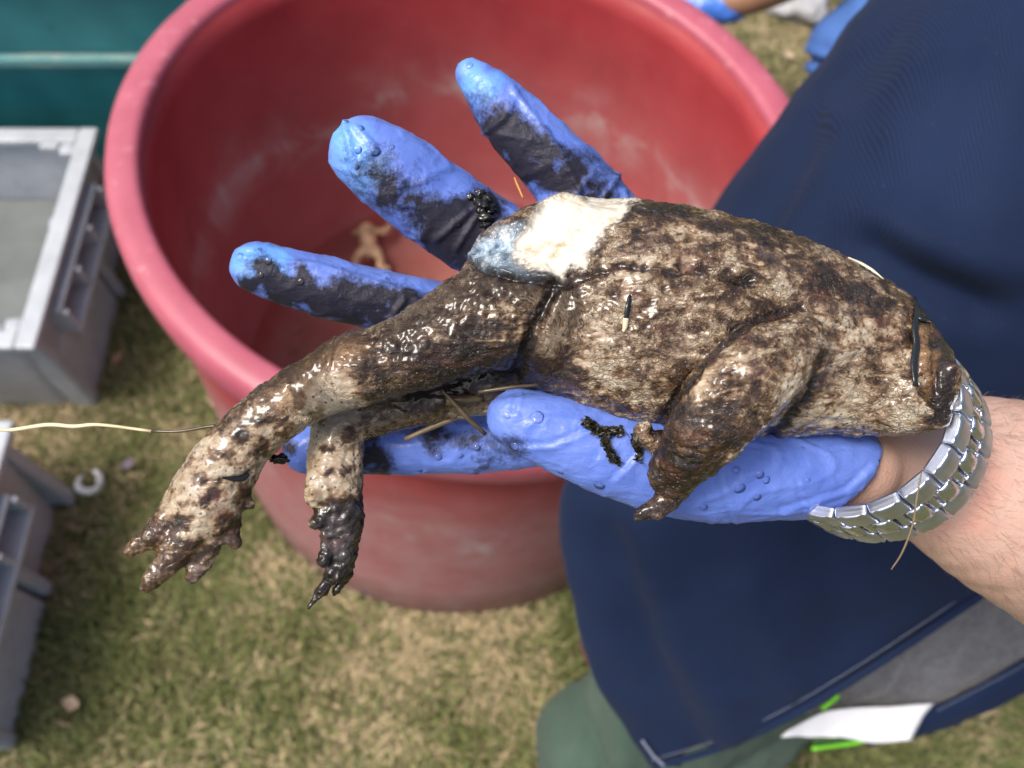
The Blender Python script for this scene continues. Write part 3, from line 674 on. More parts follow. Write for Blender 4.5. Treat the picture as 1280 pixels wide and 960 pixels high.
    m.set(Base_Color=m.mix(mk2, base, (.016, .012, .010)), Roughness=m.ramp(m.noise(120, 4), [(.35, .28), (.7, .50)]), Specular_IOR_Level=m.math('SUBTRACT', .5, m.math('MULTIPLY', mk2, .3)),
          Normal=m.bump(m.math('ADD', m.math('ADD', m.noise(140, 4, .6, 1.2), m.math('MULTIPLY', m.math('ABSOLUTE', m.math('SUBTRACT', m.noise(1, 3, .55, .8, vec=m.scaled((90, 260, 260))), .5)), -.9)), m.math('MULTIPLY', mk2, m.math('MULTIPLY', g1, 1.2))), .42, .0010), Subsurface_Weight=.0)
    glove = link('glove', me, m.m, root)
    # --- skin: hand inside the glove, wrist, forearm, upper arm in one surface
    fb = Field((-96, -110, 218), (420, 190, 520), 1.7)
    for n_, (pts, k, fl) in HAND.items():
        fb.chain([(x, y, d+.0006, max(r-9, 10)) for x, y, d, r in pts], k, fl*.9)
    fb.chain([(1040, 560, .276, 50), (1105, 562, .290, 84), (1172, 584, .297, 92), (1285, 632, .310, 126), (1470, 722, .350, 142), (1640, 770, .395, 118)], 8, .86)
    fb.chain([(1640, 770, .395, 118), (1680, 640, .430, 112), (1700, 400, .460, 125)], 8, 1.)
    V, Q = fb.mesh(); V = laplace(V, Q, 3)
    N = vnormals(V, Q); V = V+N*(.5*fbm(V*.035, 3))[:, None]
    W = mm2w(V); Q = orient(W, Q); me = np_mesh('body', W, Q)
    red = stroke(to_px(W), [(1215, 540), (1240, 600), (1220, 650)], 14, 14); fattr(me, 'red', red)
    s = M('skin'); f = s.noise(40, 5, .6)
    c = s.ramp(f, [(.3, (.50, .315, .245)), (.7, (.58, .385, .305))]); c = s.mix(s.ramp(s.noise(160, 3), [(.48, 0.), (.72, .45)]), c, (.52, .25, .19))
    c = s.mix(s.math('MULTIPLY', s.attr('red'), .35), c, (.62, .25, .17))
    s.set(Base_Color=c, Roughness=.5, Normal=s.bump(s.math('ADD', s.voro(900), s.noise(300, 5, .65)), .28, .0005), Subsurface_Weight=.12, Subsurface_Radius=(.006, .002, .001), Subsurface_Scale=.5)
    body = link('body', me, s.m, root)
    # fine arm hair
    bv = BVHTree.FromPolygons([tuple(x) for x in W], [tuple(int(i) for i in f) for f in Q])
    HV, HF = [], []
    for _ in range(5200):
        px = random.uniform(1130, 1420); py = random.uniform(480, 800)
        if px < 1200 and py < 660: continue
        d = Vector(at(px, py, 1)-CO).normalized(); h = bv.ray_cast(Vector(CO), d)
        if h[0] is None or h[3] > .5: continue
        edge = abs(h[1].dot(d))
        if random.random() < edge*1.1 - .05: continue
        p = np.array(h[0]); n = np.array(h[1]); ax = .8*RT-.5*UP+.2*FW+.35*rng.normal(size=3); ax -= n*(ax@n); ax /= np.linalg.norm(ax)
        L = random.uniform(.004, .009); side = np.cross(ax, n)*.000034
        m_ = p+ax*L*.5+n*L*.22; t_ = p+ax*L+n*L*.22
        k = len(HV); HV += [p-side, p+side, m_+side*.8, m_-side*.8, t_]; HF += [(k, k+1, k+2), (k, k+2, k+3), (k+3, k+2, k+4)]
    hm = M('arm_hair'); hm.set(Base_Color=(.20, .12, .06), Roughness=.5)
    me = bpy.data.meshes.new('arm_hair'); me.from_pydata([tuple(v) for v in HV], [], HF)
    tag(link('arm_hair', me, hm.m, root), kind='stuff')
    return root, glove, BVHTree.FromPolygons([tuple(v.co) for v in glove.data.vertices], [tuple(p.vertices) for p in glove.data.polygons])
person_root, glove_obj, glove_bvh = person()

# ------------------------------------------------------------------ clothes
def patch(rows, n, name, fold=None, thick=.0015):
    R = np.array([[cs(*p) for p in r] for r in rows])          # control grid, camera space metres
    A = np.array([catmull(r, n) for r in R])
    G = np.stack([catmull(A[:, j], n) for j in range(A.shape[1])], 1)
    nr, nc = G.shape[:2]; V = G.reshape(-1, 3)
    i, j = np.meshgrid(np.arange(nr-1), np.arange(nc-1), indexing='ij'); k = (i*nc+j).ravel()
    F = np.stack([k, k+nc, k+nc+1, k+1], 1)
    N = vnormals(V, F)
    if N[:, 2].sum() > 0: N = -N; F = F[:, ::-1]
    uv = np.stack(np.meshgrid(np.linspace(0, 1, nr), np.linspace(0, 1, nc), indexing='ij'), -1).reshape(-1, 2)
    if fold is not None: V = V+N*fold(V, uv, to_px(c2w(V)))[:, None]
    b = V-N*thick; n0 = len(V)
    edge = np.concatenate([np.arange(nc), nc*np.arange(1, nr)+nc-1, (nr-1)*nc+np.arange(nc-2, -1, -1), nc*np.arange(nr-2, 0, -1)])
    e2 = np.roll(edge, -1); rim = np.stack([edge, e2, e2+n0, edge+n0], 1)
    F = np.concatenate([F, F[:, ::-1]+n0, rim])
    W = c2w(np.vstack([V, b])); me = np_mesh(name, W, F)
    return me, W, G
def clothes():
    root = person_root
    nav = M('navy_twill')
    b = nav.ramp(nav.noise(9, 5), [(.3, (.0055, .0135, .043)), (.7, (.0095, .0215, .064))])
    tw = nav.n('TexWave'); tw.inputs['Scale'].default_value = 185; tw.inputs['Distortion'].default_value = .5; tw.inputs['Detail'].default_value = 2
    nav.put(tw.inputs['Vector'], nav.co)
    lint = nav.ramp(nav.noise(700, 2, .5), [(.70, 0.), (.80, .55)])
    b = nav.mix(.8, b, nav.ramp(tw.outputs[0], [(.2, .58), (.8, 1.1)]), 'MULTIPLY'); b = nav.mix(nav.ramp(nav.noise(5, 6, .7), [(.45, 0.), (.8, .35)]), b, (.012, .02, .04))
    nav.set(Base_Color=nav.mix(lint, b, (.08, .11, .20)), Roughness=.8, Specular_IOR_Level=.15, Sheen_Weight=.03, Sheen_Roughness=.5,
            Normal=nav.bump(nav.math('ADD', nav.math('MULTIPLY', tw.outputs[0], .5), nav.noise(500, 3)), .35, .0006))
    rows = [
     [(1330, -180, .76), (1240, -200, .66), (1330, -200, .53), (1450, -200, .47), (1640, -200, .47)],
     [(1170, 30, .72), (1088, 0, .61), (1150, 0, .51), (1260, 0, .45), (1450, 0, .44)],
     [(1075, 150, .72), (996, 125, .61), (1066, 140, .51), (1200, 150, .445), (1420, 160, .43)],
     [(975, 280, .72), (900, 250, .61), (985, 268, .51), (1150, 300, .445), (1400, 330, .43)],
     [(865, 450, .72), (788, 425, .61), (900, 440, .53), (1100, 460, .475), (1380, 480, .46)],
     [(785, 640, .72), (703, 620, .62), (830, 625, .55), (1050, 620, .51), (1340, 580, .50)],
     [(800, 760, .72), (716, 765, .645), (850, 765, .58), (1050, 740, .545), (1290, 640, .53)],
     [(845, 880, .72), (755, 870, .675), (890, 860, .61), (1065, 800, .57), (1300, 670, .55)],
     [(850, 958, .72), (817, 957, .69), (925, 922, .635), (1062, 848, .59), (1315, 680, .565)]]
    def fold(V, uv, q):
        g = lambda ln, w_: np.exp(-(pdist(q, catmull(ln, 6))/w_)**2)
        s = .006*g([(1050, 150), (985, 280), (925, 400)], 28)-.006*g([(1020, 170), (955, 290), (900, 420)], 24)
        s += .009*g([(800, 640), (850, 790), (915, 910)], 34)-.007*g([(765, 670), (812, 820), (870, 940)], 24)
        s += .008*g([(1090, 285), (1180, 318), (1290, 335)], 30)-.012*g([(1090, 305), (1150, 345), (1230, 385)], 24)
        s += .007*g([(930, 740), (985, 850)], 26)-.006*g([(1030, 650), (1050, 780)], 30)+.006*g([(1130, 600), (1150, 700)], 30)
        s += .005*g([(1180, 0), (1120, 160)], 40)-.005*g([(1240, 60), (1180, 240)], 30)
        return s+.004*fbm(V*7, 3)+.0012*fbm(V*26, 3)
    me, W, G = patch(rows, 14, 'jacket', fold, .0022)
    link('jacket', me, nav.m, root)
    # hem: a folded band and its stitching along the lower edge
    q = catmull(np.array([cs(*p) for p in rows[-1][1:]]), 14)
    hem = c2w(q-np.array([0, 0, .0035])); up = c2w(q+np.array([-.003, -.0075, -.0075]))
    link('hem_edge', tube_mesh('hem_edge', hem, .0028, 8, 1), nav.m, root)
    th = simple('pale_thread', (.22, .25, .32), .8, .2)
    bm = bmesh.new(); P = up; acc = 0
    seg = np.linalg.norm(np.diff(P, axis=0), axis=1); cum = np.concatenate([[0], np.cumsum(seg)]); L = cum[-1]
    def on(s_): return np.array([np.interp(s_, cum, P[:, k]) for k in range(3)])
    def stitch(bm, a, b_, r=.00026):
        a, b_ = Vector(a), Vector(b_); d = b_-a
        mt = Matrix.Translation((a+b_)/2)@d.to_track_quat('Z', 'Y').to_matrix().to_4x4()
        bmesh.ops.create_cone(bm, cap_ends=True, segments=5, radius1=r, radius2=r, depth=d.length, matrix=mt)
    s_ = .0
    while s_ < L-.004: stitch(bm, on(s_), on(s_+.0026)); s_ += .0036
    eb = [cs(803, 926, .668), cs(817, 945, .672), cs(830, 957, .675)]
    for a, b_ in zip(eb[:-1], eb[1:]): stitch(bm, c2w(a), c2w(b_), .0012)
    link('hem_stitching', bm_mesh('hem_stitching', bm), th, root)
    # fleece lining of the far side and its navy hem
    fl = M('grey_fleece'); f = fl.noise(260, 5, .7)
    fl.set(Base_Color=fl.ramp(f, [(.3, (.055, .055, .06)), (.7, (.125, .125, .135))]), Roughness=.95, Sheen_Weight=.4, Normal=fl.bump(f, .8, .003))
    rl = [[(930, 830, .70), (1040, 770, .68), (1150, 690, .66), (1280, 600, .64), (1420, 500, .63)],
          [(965, 868, .715), (1070, 830, .72), (1170, 780, .715), (1290, 720, .70), (1420, 640, .69)],
          [(990, 893, .725), (1085, 886, .742), (1172, 880, .742), (1290, 816, .72), (1420, 730, .71)]]
    me, W, G2 = patch(rl, 18, 'fleece_lining', lambda V, uv, q: .003*fbm(V*30, 3)+.0012*fbm(V*120, 2)-.004*stroke(q, [(1140, 810), (1120, 860), (1060, 885)], 3, 6)+.004*stroke(q, [(1128, 820), (1105, 865), (1050, 880)], 5, 8))
    link('fleece_lining', me, fl.m, root)
    rb = [[(1085, 889, .734), (1172, 881, .736), (1290, 817, .714), (1420, 731, .704)],
          [(1085, 912, .738), (1175, 900, .738), (1290, 840, .716), (1420, 755, .706)],
          [(1085, 934, .748), (1175, 914, .748), (1290, 862, .726), (1420, 780, .716)]]
    me, W, G3 = patch(rb, 14, 'back_hem', lambda V, uv, q: .0012*fbm(V*30, 2), .0016); link('back_hem', me, nav.m, root)
    bm = bmesh.new(); P = c2w(catmull(np.array([cs(1172, 888, .7335), cs(1230, 858, .722), cs(1290, 825, .7115), cs(1420, 739, .7015)]), 12)); seg = np.linalg.norm(np.diff(P, axis=0), axis=1); cum = np.concatenate([[0], np.cumsum(seg)]); s_ = 0
    while s_ < cum[-1]-.004: stitch(bm, on2(P, cum, s_), on2(P, cum, s_+.0026), .0003); s_ += .0037
    link('hem_stitching', bm_mesh('hem_stitching', bm), th, root)
    wt = simple('white_fabric', (.80, .80, .80), .8, .05, 60, .3, 500, .0006)
    rt_ = [[(985, 914, .70), (1040, 889, .71), (1110, 884, .72), (1168, 880, .725)],
           [(980, 918, .70), (1040, 902, .712), (1105, 900, .722), (1155, 895, .727)],
           [(978, 920, .70), (1040, 918, .715), (1095, 921, .722), (1148, 908, .729)],
           [(976, 921, .70), (1040, 920, .715), (1092, 929, .724), (1138, 925, .729)]]
    me, W, _ = patch(rt_, 8, 'white_label', lambda V, uv, q: .001*fbm(V*40, 2), .0012); link('fabric_label', me, wt, root)
    gp = simple('green_piping', (.16, .56, .02), .6, .15)
    for pts in ([(1015, 936, .73), (1045, 932, .735), (1072, 928, .736), (1086, 921, .736)], [(1027, 886, .655), (1038, 878, .65), (1048, 869, .645)], [(1129, 809, .652), (1134, 806, .65), (1138, 802, .65)]):
        link('piping', tube_mesh('piping', [at(*p) for p in pts], .0017, 8, 4), gp, root)
    dk = simple('dark_green_lining', (.03, .09, .02), .8, .2)
    me, W, _ = patch([[(1018, 918, .735), (1050, 918, .738), (1090, 922, .738)], [(1016, 936, .737), (1050, 932, .738), (1088, 924, .738)]], 6, 'inner_facing', None, .001); link('inner_facing', me, dk, root)
    # trousers
    ft = Field((-40, 60, 600), (440, 700, 1300), 5.0)
    ft.chain([(975, 790, .86, 82), (842, 860, .91, 90), (776, 935, .97, 87), (758, 1010, 1.06, 77), (775, 1060, 1.19, 66)], 14, 1., mm=True)
    ft.chain([(1010, 790, .90, 74), (905, 905, .97, 72), (850, 990, 1.06, 70), (840, 1050, 1.19, 64)], 14, 1., mm=True)
    V, Q = ft.mesh(); V = laplace(V, Q, 3); N = vnormals(V, Q)
    if ((V-V.mean(0))*N).sum() < 0: N = -N
    q = to_px(mm2w(V))
    d = 4*fbm(V*.018*np.array([1.6, .5, .5]), 3)+1.6*(1-np.abs(noise3(V*.035*np.array([1.5, .5, .5]))))
    g = lambda ln, w_: np.exp(-(pdist(q, catmull(ln, 6))/w_)**2)
    d += -20*g([(735, 800), (712, 870), (748, 970)], 16)+11*g([(700, 850), (685, 900), (700, 960)], 14)+12*g([(745, 800), (775, 870), (785, 970)], 18)-15*g([(770, 820), (812, 890), (830, 970)], 14)
    W = mm2w(V+N*d[:, None]); Q = orient(W, Q)
    gt = M('green_cotton'); gt.set(Base_Color=gt.ramp(gt.noise(14, 5), [(.3, (.046, .078, .058)), (.7, (.070, .110, .083))]), Roughness=.85, Sheen_Weight=.06, Specular_IOR_Level=.15, Normal=gt.bump(gt.math('ADD', gt.noise(600, 3), gt.math('MULTIPLY', gt.noise(45, 5), 2.)), .6, .004))
    link('trousers', np_mesh('trousers', W, Q), gt.m, root)
    bz = simple('brown_leather', (.07, .03, .018), .6, .2)
    link('belt_tab', tube_mesh('belt_tab', [at(728, 800, .76), at(734, 812, .76), at(742, 828, .76)], .007, 8, 4, .5), bz, root)
def on2(P, cum, s_): return np.array([np.interp(s_, cum, P[:, k]) for k in range(3)])
clothes()

# ------------------------------------------------------------------ wristwatch
def watch():
    st = M('brushed_steel')
    f = st.noise(40, 3, .6, vec=st.scaled((1, 30, 30)))
    st.set(Base_Color=(.58, .62, .72), Metallic=1., Roughness=st.ramp(f, [(.3, .28), (.7, .46)]), Anisotropic=.3)
    ps = M('polished_steel'); ps.set(Base_Color=(.64, .68, .78), Metallic=1., Roughness=ps.ramp(ps.noise(700, 3), [(.35, .12), (.7, .30)]))
    n3 = GAX
    e1 = np.array([-.49, .87, .0]); e1 -= n3*(e1@n3); e1 /= np.linalg.norm(e1)
    e2 = np.cross(n3, e1)
    if e2[2] > 0: e2 = -e2
    A, B = 31.5, 32.5
    ts = np.linspace(0, 2*math.pi, 2001); P = WC+np.outer(A*np.cos(ts), e1)+np.outer(B*np.sin(ts), e2)
    cum = np.concatenate([[0], np.cumsum(np.linalg.norm(np.diff(P, axis=0), axis=1))]); L = cum[-1]
    root = empty('wristwatch', tuple(mm2w(WC)), 'steel link bracelet wristwatch hanging loose on the wrist between glove and forearm', 'wristwatch')
    def block(name, l, w_, h, dome):
        bm = bmesh.new(); add_box(bm, (-l/2, -w_/2, -h/2), (l/2, w_/2, h/2))
        bmesh.ops.subdivide_edges(bm, edges=bm.edges[:], cuts=5, use_grid_fill=True)
        for v in bm.verts:
            x, y = v.co.x/(l/2), v.co.y/(w_/2)
            ex = 1-.10*max(0, abs(x)-.55)/.45*1.; v.co.z += dome*(1-x*x)*(1 if v.co.z > 0 else .2)+dome*.5*(1-y*y)*(1 if v.co.z > 0 else 0)
            if abs(x) > .99 and v.co.z > h*.3: v.co.z -= h*.10
        es = [e for e in bm.edges if e.is_boundary is False and e.calc_face_angle(0) > .7]
        bmesh.ops.bevel(bm, geom=es, offset=min(l, w_, h)*.16, segments=2, profile=.6, affect='EDGES')
        me = bm_mesh(name, bm, True); return me
    N = int(round(L/9.6)); pitch = L/N
    mo = block('outer_link', (pitch-.45)/1000, .0093, .0038, .0002); mc = block('centre_link', pitch*.62/1000, .0094, .0040, .0003); mb = block('bar_link', pitch*.27/1000, .0094, .0033, .0001)
    def place(name, me, s, off, mat, lift=0.):
        s = s % L; t = np.interp(s, cum, ts)
        p = WC+A*math.cos(t)*e1+B*math.sin(t)*e2
        tg = -A*math.sin(t)*e1+B*math.cos(t)*e2; tg /= np.linalg.norm(tg); nr = B*math.cos(t)*e1+A*math.sin(t)*e2; nr /= np.linalg.norm(nr)
        p = p+n3*off+nr*lift
        tw = tg[0]*RT-tg[1]*UP+tg[2]*FW; aw = n3[0]*RT-n3[1]*UP+n3[2]*FW; nw = nr[0]*RT-nr[1]*UP+nr[2]*FW
        if np.dot(np.cross(tw, aw), nw) < 0: aw = -aw
        o = link(name, me, mat); o.parent = root
        m = Matrix(((tw[0], aw[0], nw[0]), (tw[1], aw[1], nw[1]), (tw[2], aw[2], nw[2]))).to_4x4()
        m.translation = Vector(mm2w(p)); o.matrix_parent_inverse = Matrix.Translation(-Vector(root.location)); o.matrix_basis = m
    for k in range(N):
        s = k*pitch
        place('outer_link', mo, s, -9.6, st.m); place('outer_link', mo, s+pitch*.5, 9.6, st.m)
        place('centre_link', mc, s+pitch*.5, 0, ps.m, .25); place('bar_link', mb, s, 0, ps.m, -.1)
    # case on the far side of the wrist
    p = WC-B*e2*1.12; nw = -(e2[0]*RT-e2[1]*UP+e2[2]*FW)
    bm = bmesh.new()
    for r, h, z in ((.0195, .007, 0), (.0175, .002, .0045)): bmesh.ops.create_cone(bm, cap_ends=True, segments=48, radius1=r, radius2=r*.95, depth=h, matrix=Matrix.Translation((0, 0, z)))
    o = link('watch_case', bm_mesh('watch_case', bm), ps.m); o.parent = root
    o.matrix_parent_inverse = Matrix.Translation(-Vector(root.location)); m = Vector(nw).to_track_quat('Z', 'Y').to_matrix().to_4x4(); m.translation = Vector(mm2w(p)); o.matrix_basis = m
watch()

# ------------------------------------------------------------------ stalks, twigs, debris, drops
def hit(px, py, which='any'):
    d = Vector(at(px, py, 1)-CO).normalized(); best = None
    for nm, b in (('toad', toad_bvh), ('glove', glove_bvh)):
        if which not in ('any', nm): continue
        h = b.ray_cast(Vector(CO), d)
        if h[0] is not None and (best is None or h[3] < best[3]): best = h
    return best
def surf(px, py, lift=.0008, which='any', d=.25):
    h = hit(px, py, which)
    return np.array(h[0])-lift*np.array(FW) if h else at(px, py, d)
def debris():
    st = M('dry_straw'); st.set(Base_Color=st.ramp(st.noise(60, 3), [(.3, (.55, .44, .24)), (.7, (.78, .68, .45))]), Roughness=.5)
    dk = M('wet_dark_stem'); dk.set(Base_Color=dk.ramp(dk.noise(200, 3), [(.3, (.03, .022, .012)), (.7, (.10, .07, .035))]), Roughness=.2)
    bk = M('wet_black_blade'); bk.set(Base_Color=(.012, .014, .016), Roughness=.10, Normal=bk.bump(bk.noise(300, 3), .4, .0006))
    root = empty('straw_stalk', tuple(at(130, 536, .243)), 'thin pale straw stalk sticking out left from the near leg of the toad', 'stalk')
    pale = [(-60, 534, .245), (0, 537, .245), (18, 537, .245), (60, 531, .244), (92, 533, .244), (125, 531, .243), (190, 539, .243)]
    link('stem', tube_mesh('stem', [at(*p) for p in pale], [.00045, .0005, .0006, .0006, .0005, .0004], 8, 5), st.m, root)
    link('muddy_end', tube_mesh('muddy_end', [at(*p) for p in [(189, 539, .243), (225, 539, .2425), (262, 533, .2415), (290, 532, .241)]], [.0004, .0005, .0003], 8, 4), dk.m, root)
    def strand(name, pts, r, mat, lab, cat, flat=None, which='any', lift=.0008, sub=4):
        P = [surf(x, y, lift, which) if z is None else at(x, y, z) for x, y, z in pts]
        return tag(link(name, tube_mesh(name, P, r, 8, sub, flat), mat), lab, cat)
    strand('grass_blade', [(1143, 372, None), (1145, 392, None), (1142, 410, None), (1144, 432, None), (1141, 455, None), (1143, 482, None)], [.0006, .0009, .0011, .0012, .0012, .0009], bk.m, 'wet black blade stuck upright across the right end of the toad', 'blade', .5, 'toad')
    strand('grass_blade', [(1144, 396, None), (1152, 399, None), (1162, 402, None)], [.0008, .001, .0005], bk.m, 'short wet black scrap lying crosswise on the right end of the toad', 'scrap', .6, 'toad')
    strand('plant_scrap', [(787, 369, None), (784, 385, None), (782, 400, None)], [.0004, .0008, .0007], bk.m, 'small dark stalk scrap standing on the side of the toad', 'scrap', .7, 'toad')
    strand('plant_scrap', [(782, 398, None), (781, 408, None), (779, 415, None)], [.0009, .0008, .0003], st.m, 'tiny pale stalk tip below the dark scrap on the side of the toad', 'scrap', .6, 'toad')
    tw = M('brown_twig'); tw.set(Base_Color=tw.ramp(tw.noise(120, 3), [(.3, (.10, .07, .035)), (.7, (.24, .17, .09))]), Roughness=.45)
    strand('twig', [(506, 549, .262), (540, 534, .261), (580, 517, .262), (600, 508, .264)], [.0007, .0010, .0009], tw.m, 'brown twig pointing down left over the index finger under the toad', 'twig')
    strand('twig', [(552, 487, .249), (566, 502, .250), (586, 524, .251), (607, 543, .253)], [.0004, .0007, .0008, .0006], dk.m, 'thin black twig slanting down right beside the thumb tip', 'twig')
    strand('twig', [(598, 490, .244), (640, 484, .243), (672, 481, .243)], [.0005, .0006, .0004], dk.m, 'thin dark twig lying along the top of the thumb tip', 'twig')
    strand('twig', [(558, 500, .254), (580, 500, .254), (604, 498, .255)], [.0018, .0016, .001], dk.m, 'stout dark twig end tucked under the toad thigh', 'twig')
    strand('straw_sliver', [(1060, 322, None), (1075, 329, None), (1090, 338, None), (1104, 349, None)], [.0002, .0006, .0006, .0002], simple('bone_white', (.75, .68, .52), .4, .1), 'thin cream sliver along the upper back edge of the toad', 'sliver', .6, 'toad', .0003)
    strand('hair_strand', [(1152, 590, .232), (1146, 622, .232), (1141, 655, .233), (1128, 690, .234), (1114, 712, .235)], [.0002, .00028, .00028, .0003, .0002], tw.m, 'thin brown straw hanging over the steel watch bracelet', 'strand')
    strand('straw_sliver', [(643, 222, .262), (648, 234, .261), (654, 248, .260)], [.0003, .0004, .0003], simple('orange_straw', (.45, .22, .05), .5, .1), 'tiny orange straw beside the little finger above the toad', 'sliver')
    # muddy moss sprig hanging on the thumb
    root = empty('moss_sprig', tuple(surf(750, 540)), 'black muddy moss sprig stuck on the thumb under the toad belly', 'sprig')
    def sprig(nm, line, wid, n, par):
        bm = bmesh.new(); L = catmull(np.array(line, float), 12)
        for k in range(n):
            c = L[int(len(L)*k/n)]; a = random.random()*6.28; r = wid*random.random()
            h = surf(c[0]+r*math.cos(a), c[1]+r*math.sin(a), random.uniform(.0002, .0022))
            dv = Vector((random.gauss(0, 1), random.gauss(0, 1), random.gauss(0, 1))).normalized()*random.uniform(.0007, .0017); sd = dv.cross(Vector((random.gauss(0, 1), .3, random.gauss(0, 1)))).normalized()*random.uniform(.0003, .0006)
            h = Vector(h); v = [bm.verts.new(h-dv*.6), bm.verts.new(h+sd+dv*.1), bm.verts.new(h+dv), bm.verts.new(h-sd+dv*.1)]; bm.faces.new(v)
        return tag(link(nm, bm_mesh(nm, bm), MS.m, par), kind='stuff') if par else bm
    MS = M('muddy_moss'); MS.set(Base_Color=MS.ramp(MS.noise(500, 3), [(.35, (.010, .010, .007)), (.62, (.035, .03, .013)), (.8, (.22, .19, .09))]), Roughness=.22)
    sprig('moss_clump', [(732, 528), (752, 540), (776, 538)], 7, 330, root)
    sprig('moss_tail', [(755, 545), (760, 562), (770, 578)], 5, 260, root)
    sprig('moss_clump', [(790, 545), (797, 560), (798, 575)], 5, 90, root)
    root = empty('mud_clod', tuple(surf(605, 262)), 'wet black mud clods on the base of the ring finger beside the toad', 'mud')
    mm = M('wet_black_mud'); mm.set(Base_Color=(.011, .010, .010), Roughness=.16)
    for (x, y, r) in ((600, 243, .0016), (608, 250, .0021), (603, 258, .0022), (611, 262, .0024), (604, 270, .0023), (613, 274, .0018), (606, 280, .0015), (588, 246, .0012), (596, 252, .0014)):
        bm = bmesh.new(); bmesh.ops.create_icosphere(bm, subdivisions=3, radius=1); V = np.array([v.co for v in bm.verts]); nn = fbm(V*1.2+x, 3); c = surf(x, y, .0004, 'glove', .272)
        for v, a, s in zip(bm.verts, V, nn): v.co = Vector(c+a*r*np.array([1., .8, .7])*(1+.75*s))
        link('clod', bm_mesh('clod', bm, True), mm.m, root)
    # muddy scrap under the near ankle
    root = empty('mud_scrap', tuple(at(350, 574, .25)), 'dark mud scrap clinging under the near shank of the toad', 'mud')
    bm = bmesh.new(); bmesh.ops.create_icosphere(bm, subdivisions=3, radius=1); V = np.array([v.co for v in bm.verts]); nn = fbm(V*1.8+2, 3)
    for v, a, s in zip(bm.verts, V, nn): v.co = Vector(at(349, 573, .250)+a*np.array([.0026, .0015, .0013])*(1+.7*s))
    link('scrap', bm_mesh('scrap', bm, True), mm.m, root)
    # black band in the ankle crease
    strand('mud_streak', [(276, 596, None), (290, 597, None), (303, 597, None), (311, 592, None)], [.0004, .0011, .0012, .0006], mm.m, 'wet black mud streak across the ankle of the near toad leg', 'mud', .6, 'toad', .0002)
    # water drops
    dm = M('water_drop'); t = dm.t; tr = dm.n('BsdfTransparent'); gl = dm.n('BsdfGlossy'); gl.inputs['Roughness'].default_value = .03; fr = dm.n('Fresnel'); fr.inputs[0].default_value = 1.36
    tr.inputs[0].default_value = (1, 1, 1, 1); mx = dm.n('MixShader'); t.links.new(fr.outputs[0], mx.inputs[0]); t.links.new(tr.outputs[0], mx.inputs[1]); t.links.new(gl.outputs[0], mx.inputs[2]); t.links.new(mx.outputs[0], t.nodes['Material Output'].inputs['Surface'])
    bm = bmesh.new(); bmesh.ops.create_uvsphere(bm, u_segments=16, v_segments=10, radius=1)
    bmesh.ops.delete(bm, geom=[v for v in bm.verts if v.co.z < -.05], context='VERTS')
    for v in bm.verts: v.co.z = .40*v.co.z-.02
    dme = bm_mesh('water_drop', bm, True)
    drops = [(671, 521, 8.5), (642, 557, 8), (634, 520, 4), (749, 607, 8), (758, 641, 7), (660, 590, 5), (920, 588, 5), (950, 594, 6), (925, 611, 8), (947, 622, 6), (880, 634, 5), (850, 655, 6), (885, 655, 5), (958, 600, 5), (548, 572, 6), (525, 588, 4), (596, 560, 5),
             (432, 152, 4), (452, 160, 4), (447, 187, 5), (470, 190, 7), (490, 184, 4), (455, 193, 4), (446, 209, 4), (456, 217, 3), (463, 217, 3), (430, 183, 3), (299, 320, 5), (335, 326, 5), (587, 82, 5), (576, 570, 4), (376, 352, 5), (326, 344, 4), (574, 282, 5), (1003, 560, 3), (1010, 600, 3), (820, 600, 4), (905, 560, 3), (700, 590, 4)]
    i = 0
    for (x, y, r) in drops:
        h = hit(x, y, 'glove'); ht = hit(x, y, 'toad')
        if h is None or (ht is not None and ht[3] < h[3]): continue
        o = bpy.data.objects.new('water_drop', dme); COL.objects.link(o)
        if not dme.materials: dme.materials.append(dm.m)
        R = r/FPX*.262*random.uniform(.85, 1.1)
        o.matrix_world = Matrix.Translation(h[0])@(h[1] if h[1].dot(Vector(FW)) < 0 else -h[1]).to_track_quat('Z', 'Y').to_matrix().to_4x4()@Matrix.Diagonal((R, R*random.uniform(.8, 1.15), R, 1))
        where = ('the ring fingertip' if x < 520 and y < 225 else 'the little fingertip' if y < 120 else 'the middle finger' if y < 360 else 'the ring finger base' if y < 400 else 'the index finger' if x < 600 else 'the thumb tip' if x < 700 else 'the middle of the thumb' if x < 800 else 'the heel right of the toad foreleg')
        tag(o, 'clear water drop on '+where+' of the blue glove', 'water drop', 'water drops on '+where)
debris()

# ------------------------------------------------------------------ small pale toad in the tub
def small_toad():
    p0 = np.array([-.216, .835, .055])
    c0 = p0-CO; z0 = c0@FW
    def P(px, py): 
        d = at(px, py, 1)-CO; t = (p0[2]-CAM_H)/d[2]; return t
    f = Field((-300, -300, 1300), (-100, -60, 1480), 2.5)
    def ch(L, k=3): f.chain([(x, y, P(x, y), r) for x, y, r in L], k, 1., sub=4)
    ch([(455, 272, 10), (457, 284, 9), (460, 300, 11), (462, 316, 8)]); 
    ch([(450, 288, 5), (438, 291, 4), (432, 282, 4), (430, 275, 4)]); ch([(466, 288, 5), (480, 290, 4), (487, 282, 4)])
    ch([(456, 314, 7), (446, 322, 5), (443, 332, 5), (440, 342, 4)]); ch([(470, 314, 7), (476, 326, 5), (474, 334, 4), (484, 336, 4)])
    V, Q = f.mesh(); V = laplace(V, Q, 1); W = mm2w(V); Q = orient(W, Q)
    m = simple('pale_toad_skin', (.62, .53, .37), .5, .4, 60)
    o = tag(link('toad', np_mesh('toad', W, Q), m), 'small tan toad sprawled on its back on the bottom of the red tub', 'toad')
small_toad()

